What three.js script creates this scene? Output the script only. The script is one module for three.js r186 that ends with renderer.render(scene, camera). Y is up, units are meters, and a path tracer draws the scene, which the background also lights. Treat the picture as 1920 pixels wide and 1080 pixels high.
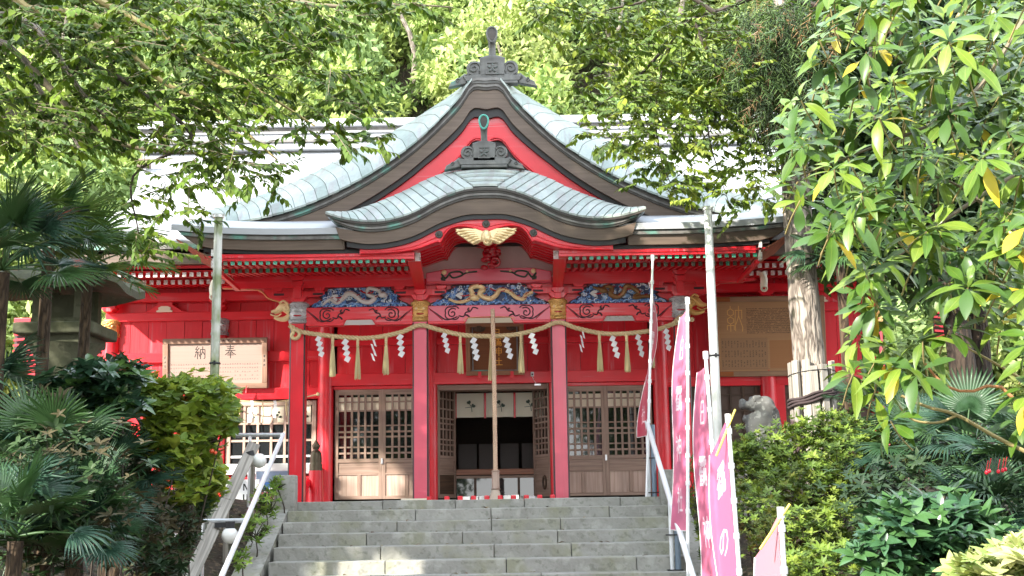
import * as THREE from 'three';
import { mergeGeometries, mergeVertices } from 'three/addons/utils/BufferGeometryUtils.js';
import { RoundedBoxGeometry } from 'three/addons/geometries/RoundedBoxGeometry.js';
import { MarchingCubes } from 'three/addons/objects/MarchingCubes.js';

// ---------------------------------------------------------------- camera, sky, sun, exposure
const scene = new THREE.Scene();
const camera = new THREE.PerspectiveCamera(2 * Math.atan(540 / 2300) * 180 / Math.PI, 16 / 9, 0.1, 400);
camera.position.set(0.27, 0, 16.8);
camera.rotation.order = 'XYZ';
camera.rotation.set(9.79 * Math.PI / 180, 0, 0);
camera.rotateZ(-0.9 * Math.PI / 180);
camera.updateMatrixWorld(true);
const renderer = new THREE.WebGLRenderer();
renderer.toneMapping = THREE.LinearToneMapping;
renderer.toneMappingExposure = 3.15;
renderer.shadowMap.enabled = true;
{
  const W = 256, H = 128, d = new Float32Array(W * H * 4);
  for (let j = 0; j < H; j++) for (let i = 0; i < W; i++) {
    const el = Math.max(0, Math.sin(((j + 0.5) / H - 0.5) * Math.PI)), k = Math.pow(el, 0.55), o = (j * W + i) * 4;
    d[o] = 1.46 * (1 - k) + 0.92 * k; d[o + 1] = 1.47 * (1 - k) + 1.06 * k; d[o + 2] = 1.44 * (1 - k) + 1.26 * k; d[o + 3] = 1;
  }
  const sky = new THREE.DataTexture(d, W, H, THREE.RGBAFormat, THREE.FloatType);
  sky.mapping = THREE.EquirectangularReflectionMapping; sky.magFilter = sky.minFilter = THREE.LinearFilter; sky.needsUpdate = true;
  scene.background = sky; scene.environment = sky;
}
const sun = new THREE.DirectionalLight(new THREE.Color(1, 0.94, 0.84), 4.5);
sun.position.set(-34, 26, 30); sun.target.position.set(0, 0, -2);
sun.castShadow = true; sun.shadow.radius = 1.5; sun.shadow.mapSize.set(4096, 4096);
Object.assign(sun.shadow.camera, { left: -30, right: 30, top: 30, bottom: -30, near: 1, far: 140 });
scene.add(sun, sun.target);

// ---------------------------------------------------------------- helpers
const V = (x, y, z) => new THREE.Vector3(x, y, z);
const lerp = (a, b, t) => a + (b - a) * t, clamp = (x, a = 0, b = 1) => Math.min(b, Math.max(a, x));
function rngOf(seed) { let s = seed >>> 0; return () => { s = (s + 0x6d2b79f5) | 0; let t = Math.imul(s ^ (s >>> 15), 1 | s); t = (t + Math.imul(t ^ (t >>> 7), 61 | t)) ^ t; return ((t ^ (t >>> 14)) >>> 0) / 4294967296; }; }
// the place that a pixel of the 1920 x 1080 photograph shows, at a depth z: used to read positions off the photograph
const at = (px, py, z) => { const d = V((px - 960) / 2300, -(py - 540) / 2300, -1).applyQuaternion(camera.quaternion); return camera.position.clone().add(d.multiplyScalar((z - camera.position.z) / d.z)); };
const taken = {};
const numbered = (n) => { const k = taken[n] = (taken[n] ?? -1) + 1; return k ? n + '_' + String(k).padStart(3, '0') : n; };
function tag(o, label, category, group, kind) { if (label) o.userData.label = label; if (category) o.userData.category = category; if (group) o.userData.group = group; if (kind) o.userData.kind = kind; return o; }
function thing(name, label, category, pos = [0, 0, 0], ry = 0, group) { const o = new THREE.Group(); o.name = numbered(name); o.position.set(...pos); o.rotation.y = ry; scene.add(o); return tag(o, label, category, group); }
const kids = new Map();
function kid(o, name, parent) { const k = parent.uuid + name, n = (kids.get(k) ?? -1) + 1; kids.set(k, n); o.name = n ? name + '_' + String(n).padStart(3, '0') : name; parent.add(o); return o; }
function sub(name, parent, pos = [0, 0, 0], ry = 0) { const o = new THREE.Group(); o.position.set(...pos); o.rotation.y = ry; return kid(o, name, parent); }
function part(name, g, m, parent) { const o = new THREE.Mesh(Array.isArray(g) ? mg(g) : g, m); return kid(o, name, parent); }
function solo(name, g, m, label, category, group) { const o = new THREE.Mesh(Array.isArray(g) ? mg(g) : g, m); o.name = numbered(name); scene.add(o); return tag(o, label, category, group); }
function mg(list) { return mergeGeometries(list.map((g) => { const n = g.index ? g.toNonIndexed() : g.clone(); for (const k of Object.keys(n.attributes)) if (!['position', 'normal', 'uv'].includes(k)) n.deleteAttribute(k); n.clearGroups(); n.morphAttributes = {}; return n; })); }
// uv in metres, laid on from the side that the face looks to; swap turns the grain
function metric(g, swap = false, k = 1, off = 0) {
  const n = g.index ? g.toNonIndexed() : g, p = n.attributes.position, uv = new Float32Array(p.count * 2), a = V(), b = V(), c = V();
  for (let i = 0; i < p.count; i += 3) {
    a.fromBufferAttribute(p, i); b.fromBufferAttribute(p, i + 1); c.fromBufferAttribute(p, i + 2);
    const nx = (b.y - a.y) * (c.z - a.z) - (b.z - a.z) * (c.y - a.y), ny = (b.z - a.z) * (c.x - a.x) - (b.x - a.x) * (c.z - a.z), nz = (b.x - a.x) * (c.y - a.y) - (b.y - a.y) * (c.x - a.x);
    const ax = Math.abs(nx), ay = Math.abs(ny), az = Math.abs(nz);
    for (let q = 0; q < 3; q++) {
      const v = [a, b, c][q]; let u, w;
      if (az >= ax && az >= ay) { u = v.x; w = v.y; } else if (ax >= ay) { u = v.z; w = v.y; } else { u = v.x; w = v.z; }
      uv[(i + q) * 2] = (swap ? w : u) * k + off; uv[(i + q) * 2 + 1] = (swap ? u : w) * k + off * 1.7;
    }
  }
  n.setAttribute('uv', new THREE.BufferAttribute(uv, 2)); return n;
}
const M4 = new THREE.Matrix4(), EU = new THREE.Euler();
function place(g, x = 0, y = 0, z = 0, rx = 0, ry = 0, rz = 0, s = 1) { const m = new THREE.Matrix4().makeRotationFromEuler(new THREE.Euler(rx, ry, rz)); if (Array.isArray(s)) m.scale(V(...s)); else m.scale(V(s, s, s)); m.setPosition(x, y, z); g.applyMatrix4(m); return g; }
// a box from its middle, edges a little rounded when r is given
function box(w, h, d, x = 0, y = 0, z = 0, o = {}) {
  let g = o.r ? new RoundedBoxGeometry(w, h, d, 1, o.r) : new THREE.BoxGeometry(w, h, d);
  g = metric(g, o.swap ?? w > h, 1, o.off ?? (x * 3.1 + y * 1.7 + z) % 1); return place(g, x, y, z, o.rx, o.ry, o.rz);
}
const span = (x0, x1, y0, y1, z0, z1, o) => box(x1 - x0, y1 - y0, z1 - z0, (x0 + x1) / 2, (y0 + y1) / 2, (z0 + z1) / 2, o);
function cyl(r0, r1, h, x, y, z, n = 16, o = {}) { const g = new THREE.CylinderGeometry(r1, r0, h, n, o.hs ?? 1); return place(metric(g), x, y, z, o.rx, o.ry, o.rz); }
function sph(r, x, y, z, s = 1, n = 10) { return place(new THREE.SphereGeometry(r, n, Math.ceil(n * 0.7)), x, y, z, 0, 0, 0, s); }
function tube(pts, r, seg = 24, rad = 6, closed = false) { return new THREE.TubeGeometry(new THREE.CatmullRomCurve3(pts.map((p) => (p.isVector3 ? p : V(...p))), closed, 'catmullrom', 0.5), seg, r, rad, closed); }
// a tube that thins: radii along its points
function limb(pts, radii, seg = 16, rad = 7, cap = false) {
  const c = new THREE.CatmullRomCurve3(pts.map((p) => (p.isVector3 ? p : V(...p)))), g = new THREE.TubeGeometry(c, seg, 1, rad), p = g.attributes.position, v = V(), q = V();
  for (let i = 0; i <= seg; i++) {
    const t = i / seg, f = t * (radii.length - 1), k = Math.min(radii.length - 2, Math.floor(f)), r = lerp(radii[k], radii[k + 1], f - k); c.getPointAt(t, q);
    for (let j = 0; j <= rad; j++) { const n = i * (rad + 1) + j; v.fromBufferAttribute(p, n).sub(q).multiplyScalar(r).add(q); p.setXYZ(n, v.x, v.y, v.z); }
  }
  const L = c.getLength(), uv = g.attributes.uv; for (let i = 0; i < uv.count; i++) uv.setXY(i, uv.getY(i) * radii[0] * 6.3, uv.getX(i) * L);
  g.computeVertexNormals(); return g;
}
function grid(P, nu, nv, flip) {
  const pos = [], uv = [], idx = [];
  for (let j = 0; j <= nv; j++) for (let i = 0; i <= nu; i++) { const p = P(i / nu, j / nv); pos.push(p[0], p[1], p[2]); uv.push(i / nu, j / nv); }
  for (let j = 0; j < nv; j++) for (let i = 0; i < nu; i++) { const a = j * (nu + 1) + i, b = a + 1, c = a + nu + 1, d = c + 1; flip ? idx.push(a, c, b, b, c, d) : idx.push(a, b, c, b, d, c); }
  const g = new THREE.BufferGeometry(); g.setAttribute('position', new THREE.Float32BufferAttribute(pos, 3)); g.setAttribute('uv', new THREE.Float32BufferAttribute(uv, 2)); g.setIndex(idx); g.computeVertexNormals(); return g;
}
// a sheet P(u, v) given thickness by the vector off
function slab(P, nu, nv, off, swap) {
  const O = typeof off === 'function' ? off : () => off, Q = (u, v) => { const p = P(u, v), o = O(u, v); return [p[0] + o[0], p[1] + o[1], p[2] + o[2]]; }, mix = (u, v, t) => { const p = P(u, v), q = Q(u, v); return [lerp(p[0], q[0], t), lerp(p[1], q[1], t), lerp(p[2], q[2], t)]; };
  const list = [grid(P, nu, nv), grid(Q, nu, nv, true), grid((u, t) => mix(u, 0, t), nu, 1, true), grid((u, t) => mix(u, 1, t), nu, 1), grid((v, t) => mix(0, v, t), nv, 1), grid((v, t) => mix(1, v, t), nv, 1, true)];
  return metric(mg(list), swap);
}
// a flat upright region between two curves, from z0 (front) back to z1
const band = (top, bot, x0, x1, n, z0, z1, swap = true) => slab((u, v) => { const x = lerp(x0, x1, u); return [x, lerp(bot(x), top(x), v), z0]; }, n, 1, [0, 0, z1 - z0], swap);
function poly(pts, depth, z, o = {}) {
  const s = new THREE.Shape(pts.map((p) => new THREE.Vector2(p[0], p[1]))), b = o.bevel ?? 0;
  const g = new THREE.ExtrudeGeometry(s, { depth: depth - 2 * b, bevelEnabled: b > 0, bevelSize: b, bevelThickness: b, bevelSegments: 1, bevelOffset: -b, curveSegments: 8 });
  g.translate(0, 0, z + b); return metric(g, o.swap);
}
const curve1 = (pts) => { // smooth curve through (x, y) pairs
  const n = pts.length, m = pts.map((p, i) => { const a = pts[Math.max(0, i - 1)], b = pts[Math.min(n - 1, i + 1)]; return (b[1] - a[1]) / (b[0] - a[0]); });
  return (x) => { if (x <= pts[0][0]) return pts[0][1]; if (x >= pts[n - 1][0]) return pts[n - 1][1] + m[n - 1] * (x - pts[n - 1][0]); let k = 0; while (x > pts[k + 1][0]) k++; const h = pts[k + 1][0] - pts[k][0], t = (x - pts[k][0]) / h, t2 = t * t, t3 = t2 * t; return (2 * t3 - 3 * t2 + 1) * pts[k][1] + (t3 - 2 * t2 + t) * h * m[k] + (-2 * t3 + 3 * t2) * pts[k + 1][1] + (t3 - t2) * h * m[k + 1]; };
};
function spiral(cx, cy, z, r0, r1, turns, a0, dir, n = 28) { const p = []; for (let i = 0; i <= n; i++) { const t = i / n, a = a0 + dir * turns * 2 * Math.PI * t, r = lerp(r0, r1, t); p.push(V(cx + r * Math.cos(a), cy + r * Math.sin(a), z)); } return p; }

// ---------------------------------------------------------------- textures and materials
function lattice(seed) { const r = rngOf(seed), t = new Float32Array(65536); for (let i = 0; i < 65536; i++) t[i] = r(); return t; }
const LAT = lattice(11);
function vnoise(x, y, per) { const xi = Math.floor(x), yi = Math.floor(y), fx = x - xi, fy = y - yi, sx = fx * fx * (3 - 2 * fx), sy = fy * fy * (3 - 2 * fy), w = (a, b) => LAT[((((a % per[0]) + per[0]) % per[0]) * 157 + (((b % per[1]) + per[1]) % per[1]) * 331 + per[2] * 77) & 65535]; return lerp(lerp(w(xi, yi), w(xi + 1, yi), sx), lerp(w(xi, yi + 1), w(xi + 1, yi + 1), sx), sy); }
function fbm(u, v, fu, fv, oct = 4, seed = 0) { let s = 0, a = 0.5, n = 0; for (let k = 0; k < oct; k++) { s += a * vnoise(u * fu, v * fv, [fu, fv, seed + k]); n += a; a *= 0.55; fu *= 2; fv *= 2; } return s / n; }
function tex(w, h, fn, { srgb = true, repeat = [1, 1] } = {}) {
  const d = new Uint8Array(w * h * 4), s = (x) => (srgb ? (x <= 0.0031308 ? 12.92 * x : 1.055 * Math.pow(x, 1 / 2.4) - 0.055) : x);
  for (let j = 0; j < h; j++) for (let i = 0; i < w; i++) { const c = fn(i / w, j / h), o = (j * w + i) * 4; for (let k = 0; k < 3; k++) d[o + k] = Math.round(255 * s(clamp(Array.isArray(c) ? c[k] : c))); d[o + 3] = 255; }
  const t = new THREE.DataTexture(d, w, h); t.wrapS = t.wrapT = THREE.RepeatWrapping; t.magFilter = THREE.LinearFilter; t.minFilter = THREE.LinearMipmapLinearFilter; t.generateMipmaps = true; t.repeat.set(...repeat); if (srgb) t.colorSpace = THREE.SRGBColorSpace; t.needsUpdate = true; return t;
}
const mixc = (a, b, t) => [lerp(a[0], b[0], t), lerp(a[1], b[1], t), lerp(a[2], b[2], t)], mulc = (a, k) => [a[0] * k, a[1] * k, a[2] * k];
const std = (o) => { const c = o.rgb; delete o.rgb; const m = new THREE.MeshPhysicalMaterial(o); if (c) m.color.setRGB(...c); return m; };
const grain = (base, dark, k = 1) => tex(256, 256, (u, v) => { const w = fbm(u, v, 3, 2, 3, 5) * 0.5, g = fbm(u + w * 0.05, v, 42, 2, 3, 9), b = fbm(u, v, 4, 3, 3, 2); return mulc(mixc(dark, base, clamp((g - 0.3) * 2.0)), 0.78 + 0.42 * b * k); }, { repeat: [1.4, 0.9] });
const woodBump = tex(256, 256, (u, v) => fbm(u, v, 60, 2, 3, 3), { srgb: false, repeat: [1.4, 0.9] });
const roughBump = tex(256, 256, (u, v) => fbm(u, v, 14, 14, 5, 21), { srgb: false, repeat: [1.5, 1.5] });
const redMap = (worn, base = [0.76, 0.008, 0.022]) => tex(256, 256, (u, v) => { const b = fbm(u, v, 5, 3, 4, 31), s = fbm(u, v, 46, 2, 3, 37), w = worn * clamp((s - 0.56) * 5) * clamp((fbm(u, v, 4, 2, 3, 41) - 0.42) * 4); return mixc(mulc(base, 0.80 + 0.36 * b), [0.62, 0.25, 0.27], w); }, { repeat: [0.7, 0.7] });
const copperEdgeMap = tex(256, 256, (u, v) => { const s = fbm(u, v, 3, 30, 3, 51), d = fbm(u, v, 30, 3, 4, 53), g = clamp((fbm(u, v, 7, 7, 4, 57) - 0.62) * 7); return mixc(mulc(mixc([0.105, 0.095, 0.088], [0.26, 0.25, 0.235], clamp((s * 0.6 + d * 0.5 - 0.25) * 1.3)), 1), [0.12, 0.38, 0.30], g * 0.7); }, { repeat: [0.5, 0.5] });
const copperTopMap = tex(512, 512, (u, v) => { const a = fbm(u, v, 5, 5, 5, 61), b = fbm(u, v, 34, 5, 4, 63), c = fbm(u, v, 90, 90, 2, 67); return mixc(mixc([0.24, 0.285, 0.26], [0.40, 0.44, 0.41], clamp(a * 1.8 - 0.4)), [0.27, 0.245, 0.24], clamp((b - 0.52) * 4) * 0.8).map((x) => x * (0.88 + 0.22 * c)); }, { repeat: [0.4, 0.4] });
const stoneMap = tex(512, 512, (u, v) => { const a = fbm(u, v, 6, 6, 5, 71), m = clamp((fbm(u, v, 5, 4, 5, 73) - 0.46) * 4.5), s = clamp((fbm(u, v, 40, 40, 3, 75) - 0.60) * 6), w = clamp((fbm(u, v, 16, 12, 4, 77) - 0.58) * 6); let c = mixc([0.20, 0.195, 0.17], [0.40, 0.39, 0.355], a); c = mixc(c, [0.22, 0.225, 0.10], m * 0.42); c = mixc(c, [0.12, 0.125, 0.09], s * 0.45); return mixc(c, [0.50, 0.49, 0.45], w * 0.35); }, { repeat: [0.55, 0.55] });
const barkMap = tex(256, 512, (u, v) => { const w = fbm(u, v, 4, 4, 3, 81) * 0.12, r = Math.abs(fbm(u + w, v, 12, 5, 4, 83) - 0.5) * 2; return mixc([0.055, 0.04, 0.03], [0.34, 0.29, 0.24], clamp(r * 2.6 + 0.12)).map((x, i) => x * (0.8 + 0.4 * fbm(u, v, 6, 6, 3, 87))); }, { repeat: [1.1, 0.6] });
const barkBump = tex(256, 512, (u, v) => { const w = fbm(u, v, 4, 4, 3, 81) * 0.12; return clamp(Math.abs(fbm(u + w, v, 12, 5, 4, 83) - 0.5) * 5); }, { srgb: false, repeat: [1.1, 0.6] });
const soilMap = tex(512, 512, (u, v) => { const a = fbm(u, v, 12, 12, 5, 91), l = clamp((fbm(u, v, 50, 44, 3, 93) - 0.56) * 7), m = clamp((fbm(u, v, 7, 7, 4, 95) - 0.5) * 4); return mixc(mixc(mixc([0.02, 0.015, 0.010], [0.065, 0.048, 0.032], a), [0.05, 0.075, 0.02], m * 0.7), [0.16, 0.115, 0.07], l * 0.6); }, { repeat: [0.6, 0.6] });
const M = {
  red: std({ map: redMap(0.5), roughness: 0.38, bumpMap: woodBump, bumpScale: 0.0012, clearcoat: 0.25, clearcoatRoughness: 0.3 }),
  redSheen: std({ map: redMap(0.15, [0.72, 0.085, 0.14]), roughness: 0.34, bumpMap: woodBump, bumpScale: 0.001, clearcoat: 0.3, clearcoatRoughness: 0.3 }),  // pinker base paints sky sheen of inner pillars and middle beams into the colour
  red2: std({ map: redMap(0.6), color: 0xf4f0f0, roughness: 0.5, bumpMap: woodBump, bumpScale: 0.002 }), red3: std({ map: redMap(0.7, [0.70, 0.012, 0.028]), roughness: 0.55, bumpMap: woodBump, bumpScale: 0.002 }),
  redWorn: std({ map: redMap(0.85), roughness: 0.55, bumpMap: woodBump, bumpScale: 0.002 }),
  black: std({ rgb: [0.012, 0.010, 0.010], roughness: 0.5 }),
  trim: std({ rgb: [0.055, 0.022, 0.025], roughness: 0.5 }),
  brown: std({ map: grain([0.165, 0.118, 0.088], [0.125, 0.088, 0.066]), roughness: 0.6, bumpMap: woodBump, bumpScale: 0.001 }),
  edge: std({ map: copperEdgeMap, roughness: 0.5, metalness: 0.25, bumpMap: roughBump, bumpScale: 0.002 }),
  edgeDark: std({ map: copperEdgeMap, color: 0xa09a94, roughness: 0.55, metalness: 0.2 }),
  roof: std({ map: copperTopMap, roughness: 0.42, metalness: 0.15, bumpMap: roughBump, bumpScale: 0.001 }),
  roof2: std({ map: copperTopMap, color: 0xe6ecea, roughness: 0.5, metalness: 0.1, bumpMap: roughBump, bumpScale: 0.001 }),
  mainRoof: std({ rgb: [0.42, 0.43, 0.45], roughness: 0.45, metalness: 0.05, bumpMap: roughBump, bumpScale: 0.001 }),
  ornament: std({ map: copperEdgeMap, color: 0xd8dcdc, roughness: 0.5, metalness: 0.3, bumpMap: roughBump, bumpScale: 0.003 }),
  verdigris: std({ rgb: [0.10, 0.40, 0.32], roughness: 0.6, bumpMap: roughBump, bumpScale: 0.003 }),
  wood: std({ map: grain([0.35, 0.245, 0.19], [0.235, 0.155, 0.115]), roughness: 0.6, bumpMap: woodBump, bumpScale: 0.001 }),
  woodPale: std({ map: grain([0.50, 0.37, 0.30], [0.38, 0.26, 0.205]), roughness: 0.65, bumpMap: woodBump, bumpScale: 0.001 }),
  woodDark: std({ map: grain([0.10, 0.055, 0.03], [0.05, 0.028, 0.016]), roughness: 0.6 }),
  woodGrey: std({ map: grain([0.38, 0.35, 0.30], [0.20, 0.18, 0.15]), roughness: 0.8, bumpMap: woodBump, bumpScale: 0.002 }),
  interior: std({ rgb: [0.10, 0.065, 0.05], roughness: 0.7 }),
  plaster: std({ map: tex(128, 128, (u, v) => mulc([0.62, 0.55, 0.53], 0.9 + 0.18 * fbm(u, v, 6, 6, 4, 97))), roughness: 0.9 }),
  white: std({ rgb: [0.78, 0.78, 0.78], roughness: 0.6 }),
  whiteWorn: std({ map: tex(128, 128, (u, v) => mixc([0.76, 0.74, 0.72], [0.42, 0.36, 0.33], clamp((fbm(u, v, 9, 9, 4, 99) - 0.52) * 4)), { repeat: [4, 4] }), roughness: 0.7 }),
  cream: std({ rgb: [0.82, 0.74, 0.58], roughness: 0.55 }),
  paper: std({ rgb: [0.84, 0.84, 0.86], roughness: 0.8, transmission: 0.25, side: THREE.DoubleSide }),
  green1: std({ rgb: [0.05, 0.36, 0.22], roughness: 0.5 }), green2: std({ rgb: [0.10, 0.42, 0.30], roughness: 0.6 }), green3: std({ rgb: [0.09, 0.11, 0.075], roughness: 0.7 }), green4: std({ rgb: [0.16, 0.20, 0.15], roughness: 0.7 }),
  gold: std({ map: tex(128, 128, (u, v) => mulc([0.80, 0.50, 0.17], 0.7 + 0.5 * fbm(u, v, 10, 10, 4, 101))), roughness: 0.38, metalness: 0.45, bumpMap: roughBump, bumpScale: 0.004 }),
  goldPale: std({ rgb: [0.86, 0.66, 0.36], roughness: 0.4, metalness: 0.25, bumpMap: roughBump, bumpScale: 0.003 }),
  orange: std({ rgb: [0.75, 0.30, 0.12], roughness: 0.5, metalness: 0.1 }),
  silver: std({ map: tex(128, 128, (u, v) => mulc([0.55, 0.55, 0.56], 0.55 + 0.8 * fbm(u, v, 12, 12, 4, 103))), roughness: 0.45, metalness: 0.3, bumpMap: roughBump, bumpScale: 0.006 }),
  lacquer: std({ rgb: [0.42, 0.008, 0.02], roughness: 0.2, clearcoat: 0.6, clearcoatRoughness: 0.15 }),
  blue1: std({ rgb: [0.10, 0.25, 0.60], roughness: 0.5 }), blue2: std({ rgb: [0.28, 0.46, 0.75], roughness: 0.5 }), blue3: std({ rgb: [0.74, 0.79, 0.85], roughness: 0.5 }), navy: std({ rgb: [0.03, 0.05, 0.14], roughness: 0.5 }),
  bronze: std({ rgb: [0.26, 0.15, 0.06], roughness: 0.4, metalness: 0.4, bumpMap: roughBump, bumpScale: 0.006 }),
  scaleWhite: std({ rgb: [0.60, 0.58, 0.56], roughness: 0.5, bumpMap: roughBump, bumpScale: 0.006 }),
  scroll: std({ rgb: [0.045, 0.012, 0.018], roughness: 0.6 }), leafDark: std({ rgb: [0.03, 0.055, 0.035], roughness: 0.5 }),
  glass: std({ rgb: [0.95, 0.97, 0.96], roughness: 0.02, transmission: 1, thickness: 0, ior: 1.5 }),
  glassDark: std({ rgb: [0.016, 0.018, 0.02], roughness: 0.03, specularIntensity: 1, clearcoat: 1, clearcoatRoughness: 0.02 }),
  rope: std({ map: tex(128, 128, (u, v) => mixc([0.46, 0.33, 0.16], [0.74, 0.60, 0.36], fbm(u, v, 6, 50, 3, 111)), { repeat: [6, 6] }), roughness: 0.85, bumpMap: woodBump, bumpScale: 0.003 }),
  straw: std({ map: tex(128, 128, (u, v) => mixc([0.36, 0.30, 0.14], [0.74, 0.62, 0.36], fbm(u, v, 60, 3, 3, 113))), roughness: 0.85 }),
  stone: std({ map: stoneMap, roughness: 0.9, bumpMap: roughBump, bumpScale: 0.008 }),
  stonePale: std({ map: stoneMap, color: 0xffffff, roughness: 0.9, bumpMap: roughBump, bumpScale: 0.006 }),
  stoneGrey: std({ map: tex(256, 256, (u, v) => { const a = fbm(u, v, 5, 5, 5, 121), l = clamp((fbm(u, v, 12, 12, 4, 123) - 0.6) * 8); return mixc(mixc([0.09, 0.09, 0.085], [0.20, 0.197, 0.185], a), [0.5, 0.5, 0.46], l * 0.4); }, { repeat: [1.5, 1.5] }), roughness: 0.9, bumpMap: roughBump, bumpScale: 0.006 }),
  bark: std({ map: barkMap, roughness: 0.9, bumpMap: barkBump, bumpScale: 0.02 }),
  barkDark: std({ map: barkMap, color: 0x6a5e54, roughness: 0.95, bumpMap: barkBump, bumpScale: 0.02 }),
  barkPale: std({ map: barkMap, color: 0xffffff, roughness: 0.9, bumpMap: barkBump, bumpScale: 0.015 }),
  twig: std({ rgb: [0.16, 0.13, 0.08], roughness: 0.8 }), twigOlive: std({ rgb: [0.30, 0.24, 0.10], roughness: 0.7 }), twigDark: std({ rgb: [0.05, 0.038, 0.028], roughness: 0.9 }),
  soil: std({ map: soilMap, roughness: 0.95, bumpMap: roughBump, bumpScale: 0.03 }),
  steel: std({ rgb: [0.72, 0.73, 0.75], roughness: 0.3, metalness: 0.75 }), pipeWhite: std({ rgb: [0.80, 0.81, 0.83], roughness: 0.35, metalness: 0.15 }), pipeBlue: std({ rgb: [0.20, 0.26, 0.33], roughness: 0.4, metalness: 0.2 }),
  poleGrey: std({ map: tex(64, 256, (u, v) => mixc([0.74, 0.75, 0.74], [0.50, 0.51, 0.44], clamp((fbm(u, v, 3, 8, 4, 131) - 0.45) * 3)), { repeat: [3, 0.5] }), roughness: 0.45, metalness: 0.3 }),
  poleGreen: std({ map: tex(64, 256, (u, v) => mixc([0.52, 0.53, 0.48], [0.20, 0.24, 0.12], clamp((fbm(u, v, 3, 10, 4, 133) - 0.36) * 3)), { repeat: [3, 0.5] }), roughness: 0.55, metalness: 0.2 }),
  globe: std({ rgb: [0.85, 0.84, 0.80], roughness: 0.25 }), rubber: std({ rgb: [0.02, 0.02, 0.022], roughness: 0.6 }),
  bronzeCap: std({ rgb: [0.10, 0.08, 0.05], roughness: 0.45, metalness: 0.6, bumpMap: roughBump, bumpScale: 0.004 }),
  berry: std({ rgb: [0.70, 0.10, 0.03], roughness: 0.3 }), redBerry: std({ rgb: [0.65, 0.02, 0.04], roughness: 0.25 }),
};
// writing: strokes in a 100 x 100 square, drawn on a canvas
const KANJI = {
  hou: ['20 14 80 14', '26 28 74 28', '10 42 90 42', '50 2 48 30 36 52 8 74', '54 42 66 58 92 74', '32 62 68 62', '26 76 74 76', '50 52 50 99'],
  nou: ['28 3 12 24 30 28', '42 14 12 48 44 45', '28 46 28 97', '15 58 6 82', '39 57 46 76', '54 26 54 96', '54 26 92 26 92 90 84 94', '73 5 73 40 60 66', '73 40 86 62'],
  shin: ['22 4 31 12', '8 22 40 22 10 58', '26 42 26 97', '31 45 42 56', '52 18 93 18 93 68 52 68 52 18', '52 42 93 42', '72 2 72 98'],
  sha: ['22 4 31 12', '8 22 40 22 10 58', '26 42 26 97', '31 45 42 56', '52 40 93 40', '72 8 72 90', '46 90 97 90'],
  haku: ['46 4 38 20', '24 22 76 22 76 94 24 94 24 22', '24 56 76 56'],
  tsuru: ['18 6 82 6', '10 16 90 16 86 28', '10 16 8 28', '50 6 50 34', '26 22 38 25', '26 30 38 33', '62 22 74 25', '62 30 74 33', '20 40 8 62', '18 50 18 98', '18 54 46 54', '32 42 32 96', '18 68 44 68', '18 82 44 82', '16 96 48 96', '68 38 64 46', '56 46 56 80', '56 46 88 46 88 64 56 64', '56 55 86 55', '56 72 94 72', '56 80 94 80 92 97 84 99', '54 88 50 98', '64 86 66 94', '74 86 77 93'],
  no: ['56 14 40 70 22 76 12 56 24 28 56 14 84 26 90 54 78 78 58 92'], kou: ['50 4 50 40', '24 12 34 32', '78 10 66 32', '8 42 92 42', '38 42 34 72 10 96', '60 42 60 86 68 94 94 92 94 78'],
  nouOld: ['28 2 28 12', '28 12 10 20 12 34 28 40 46 34 46 20 28 12', '28 44 10 50 12 64 28 70 46 64 46 50 28 44', '28 70 28 98', '8 76 48 76', '8 76 8 92', '48 76 48 92', '76 2 76 40', '56 18 96 18', '58 18 54 60 56 96', '94 18 94 50', '76 40 60 70', '76 40 98 84 96 98'],
};
function glyph(c, key, x, y, w, h, lw, color) { c.strokeStyle = color; c.lineWidth = lw; c.lineCap = 'square'; c.lineJoin = 'round'; for (const s of KANJI[key]) { const n = s.split(' ').map(Number); c.beginPath(); for (let i = 0; i < n.length; i += 2) { const X = x + n[i] * w / 100, Y = y + n[i + 1] * h / 100; i ? c.lineTo(X, Y) : c.moveTo(X, Y); } c.stroke(); } }
function scribble(c, r, x, y, s, color, lw) { c.strokeStyle = color; c.lineWidth = lw; const n = 4 + Math.floor(r() * 4); for (let k = 0; k < n; k++) { c.beginPath(); const v = r(); if (v < 0.45) { const q = y + r() * s; c.moveTo(x + r() * s * 0.2, q); c.lineTo(x + s * (0.75 + r() * 0.25), q); } else if (v < 0.8) { const q = x + (0.2 + 0.6 * r()) * s; c.moveTo(q, y + r() * s * 0.3); c.lineTo(q, y + s * (0.7 + 0.3 * r())); } else { c.moveTo(x + s * 0.5, y + r() * s * 0.4); c.lineTo(x + (r() < 0.5 ? 0 : s), y + s); } c.stroke(); } }
function canvasTex(w, h, draw) { const cv = document.createElement('canvas'); cv.width = w; cv.height = h; draw(cv.getContext('2d'), w, h); const t = new THREE.CanvasTexture(cv); t.colorSpace = THREE.SRGBColorSpace; t.anisotropy = 8; return t; }
// a picture plane with uv 0..1 (flat print only)
const sheet = (w, h, x, y, z, rx = 0, ry = 0) => place(new THREE.PlaneGeometry(w, h), x, y, z, rx, ry, 0);
// ---------------------------------------------------------------- the shrine hall
const hall = thing('shrine_hall', 'red shrine hall with curved green copper gables behind the top of the stone steps', 'shrine', [-0.05, 0, 0]);
const SGN = [-1, 1];
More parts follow.
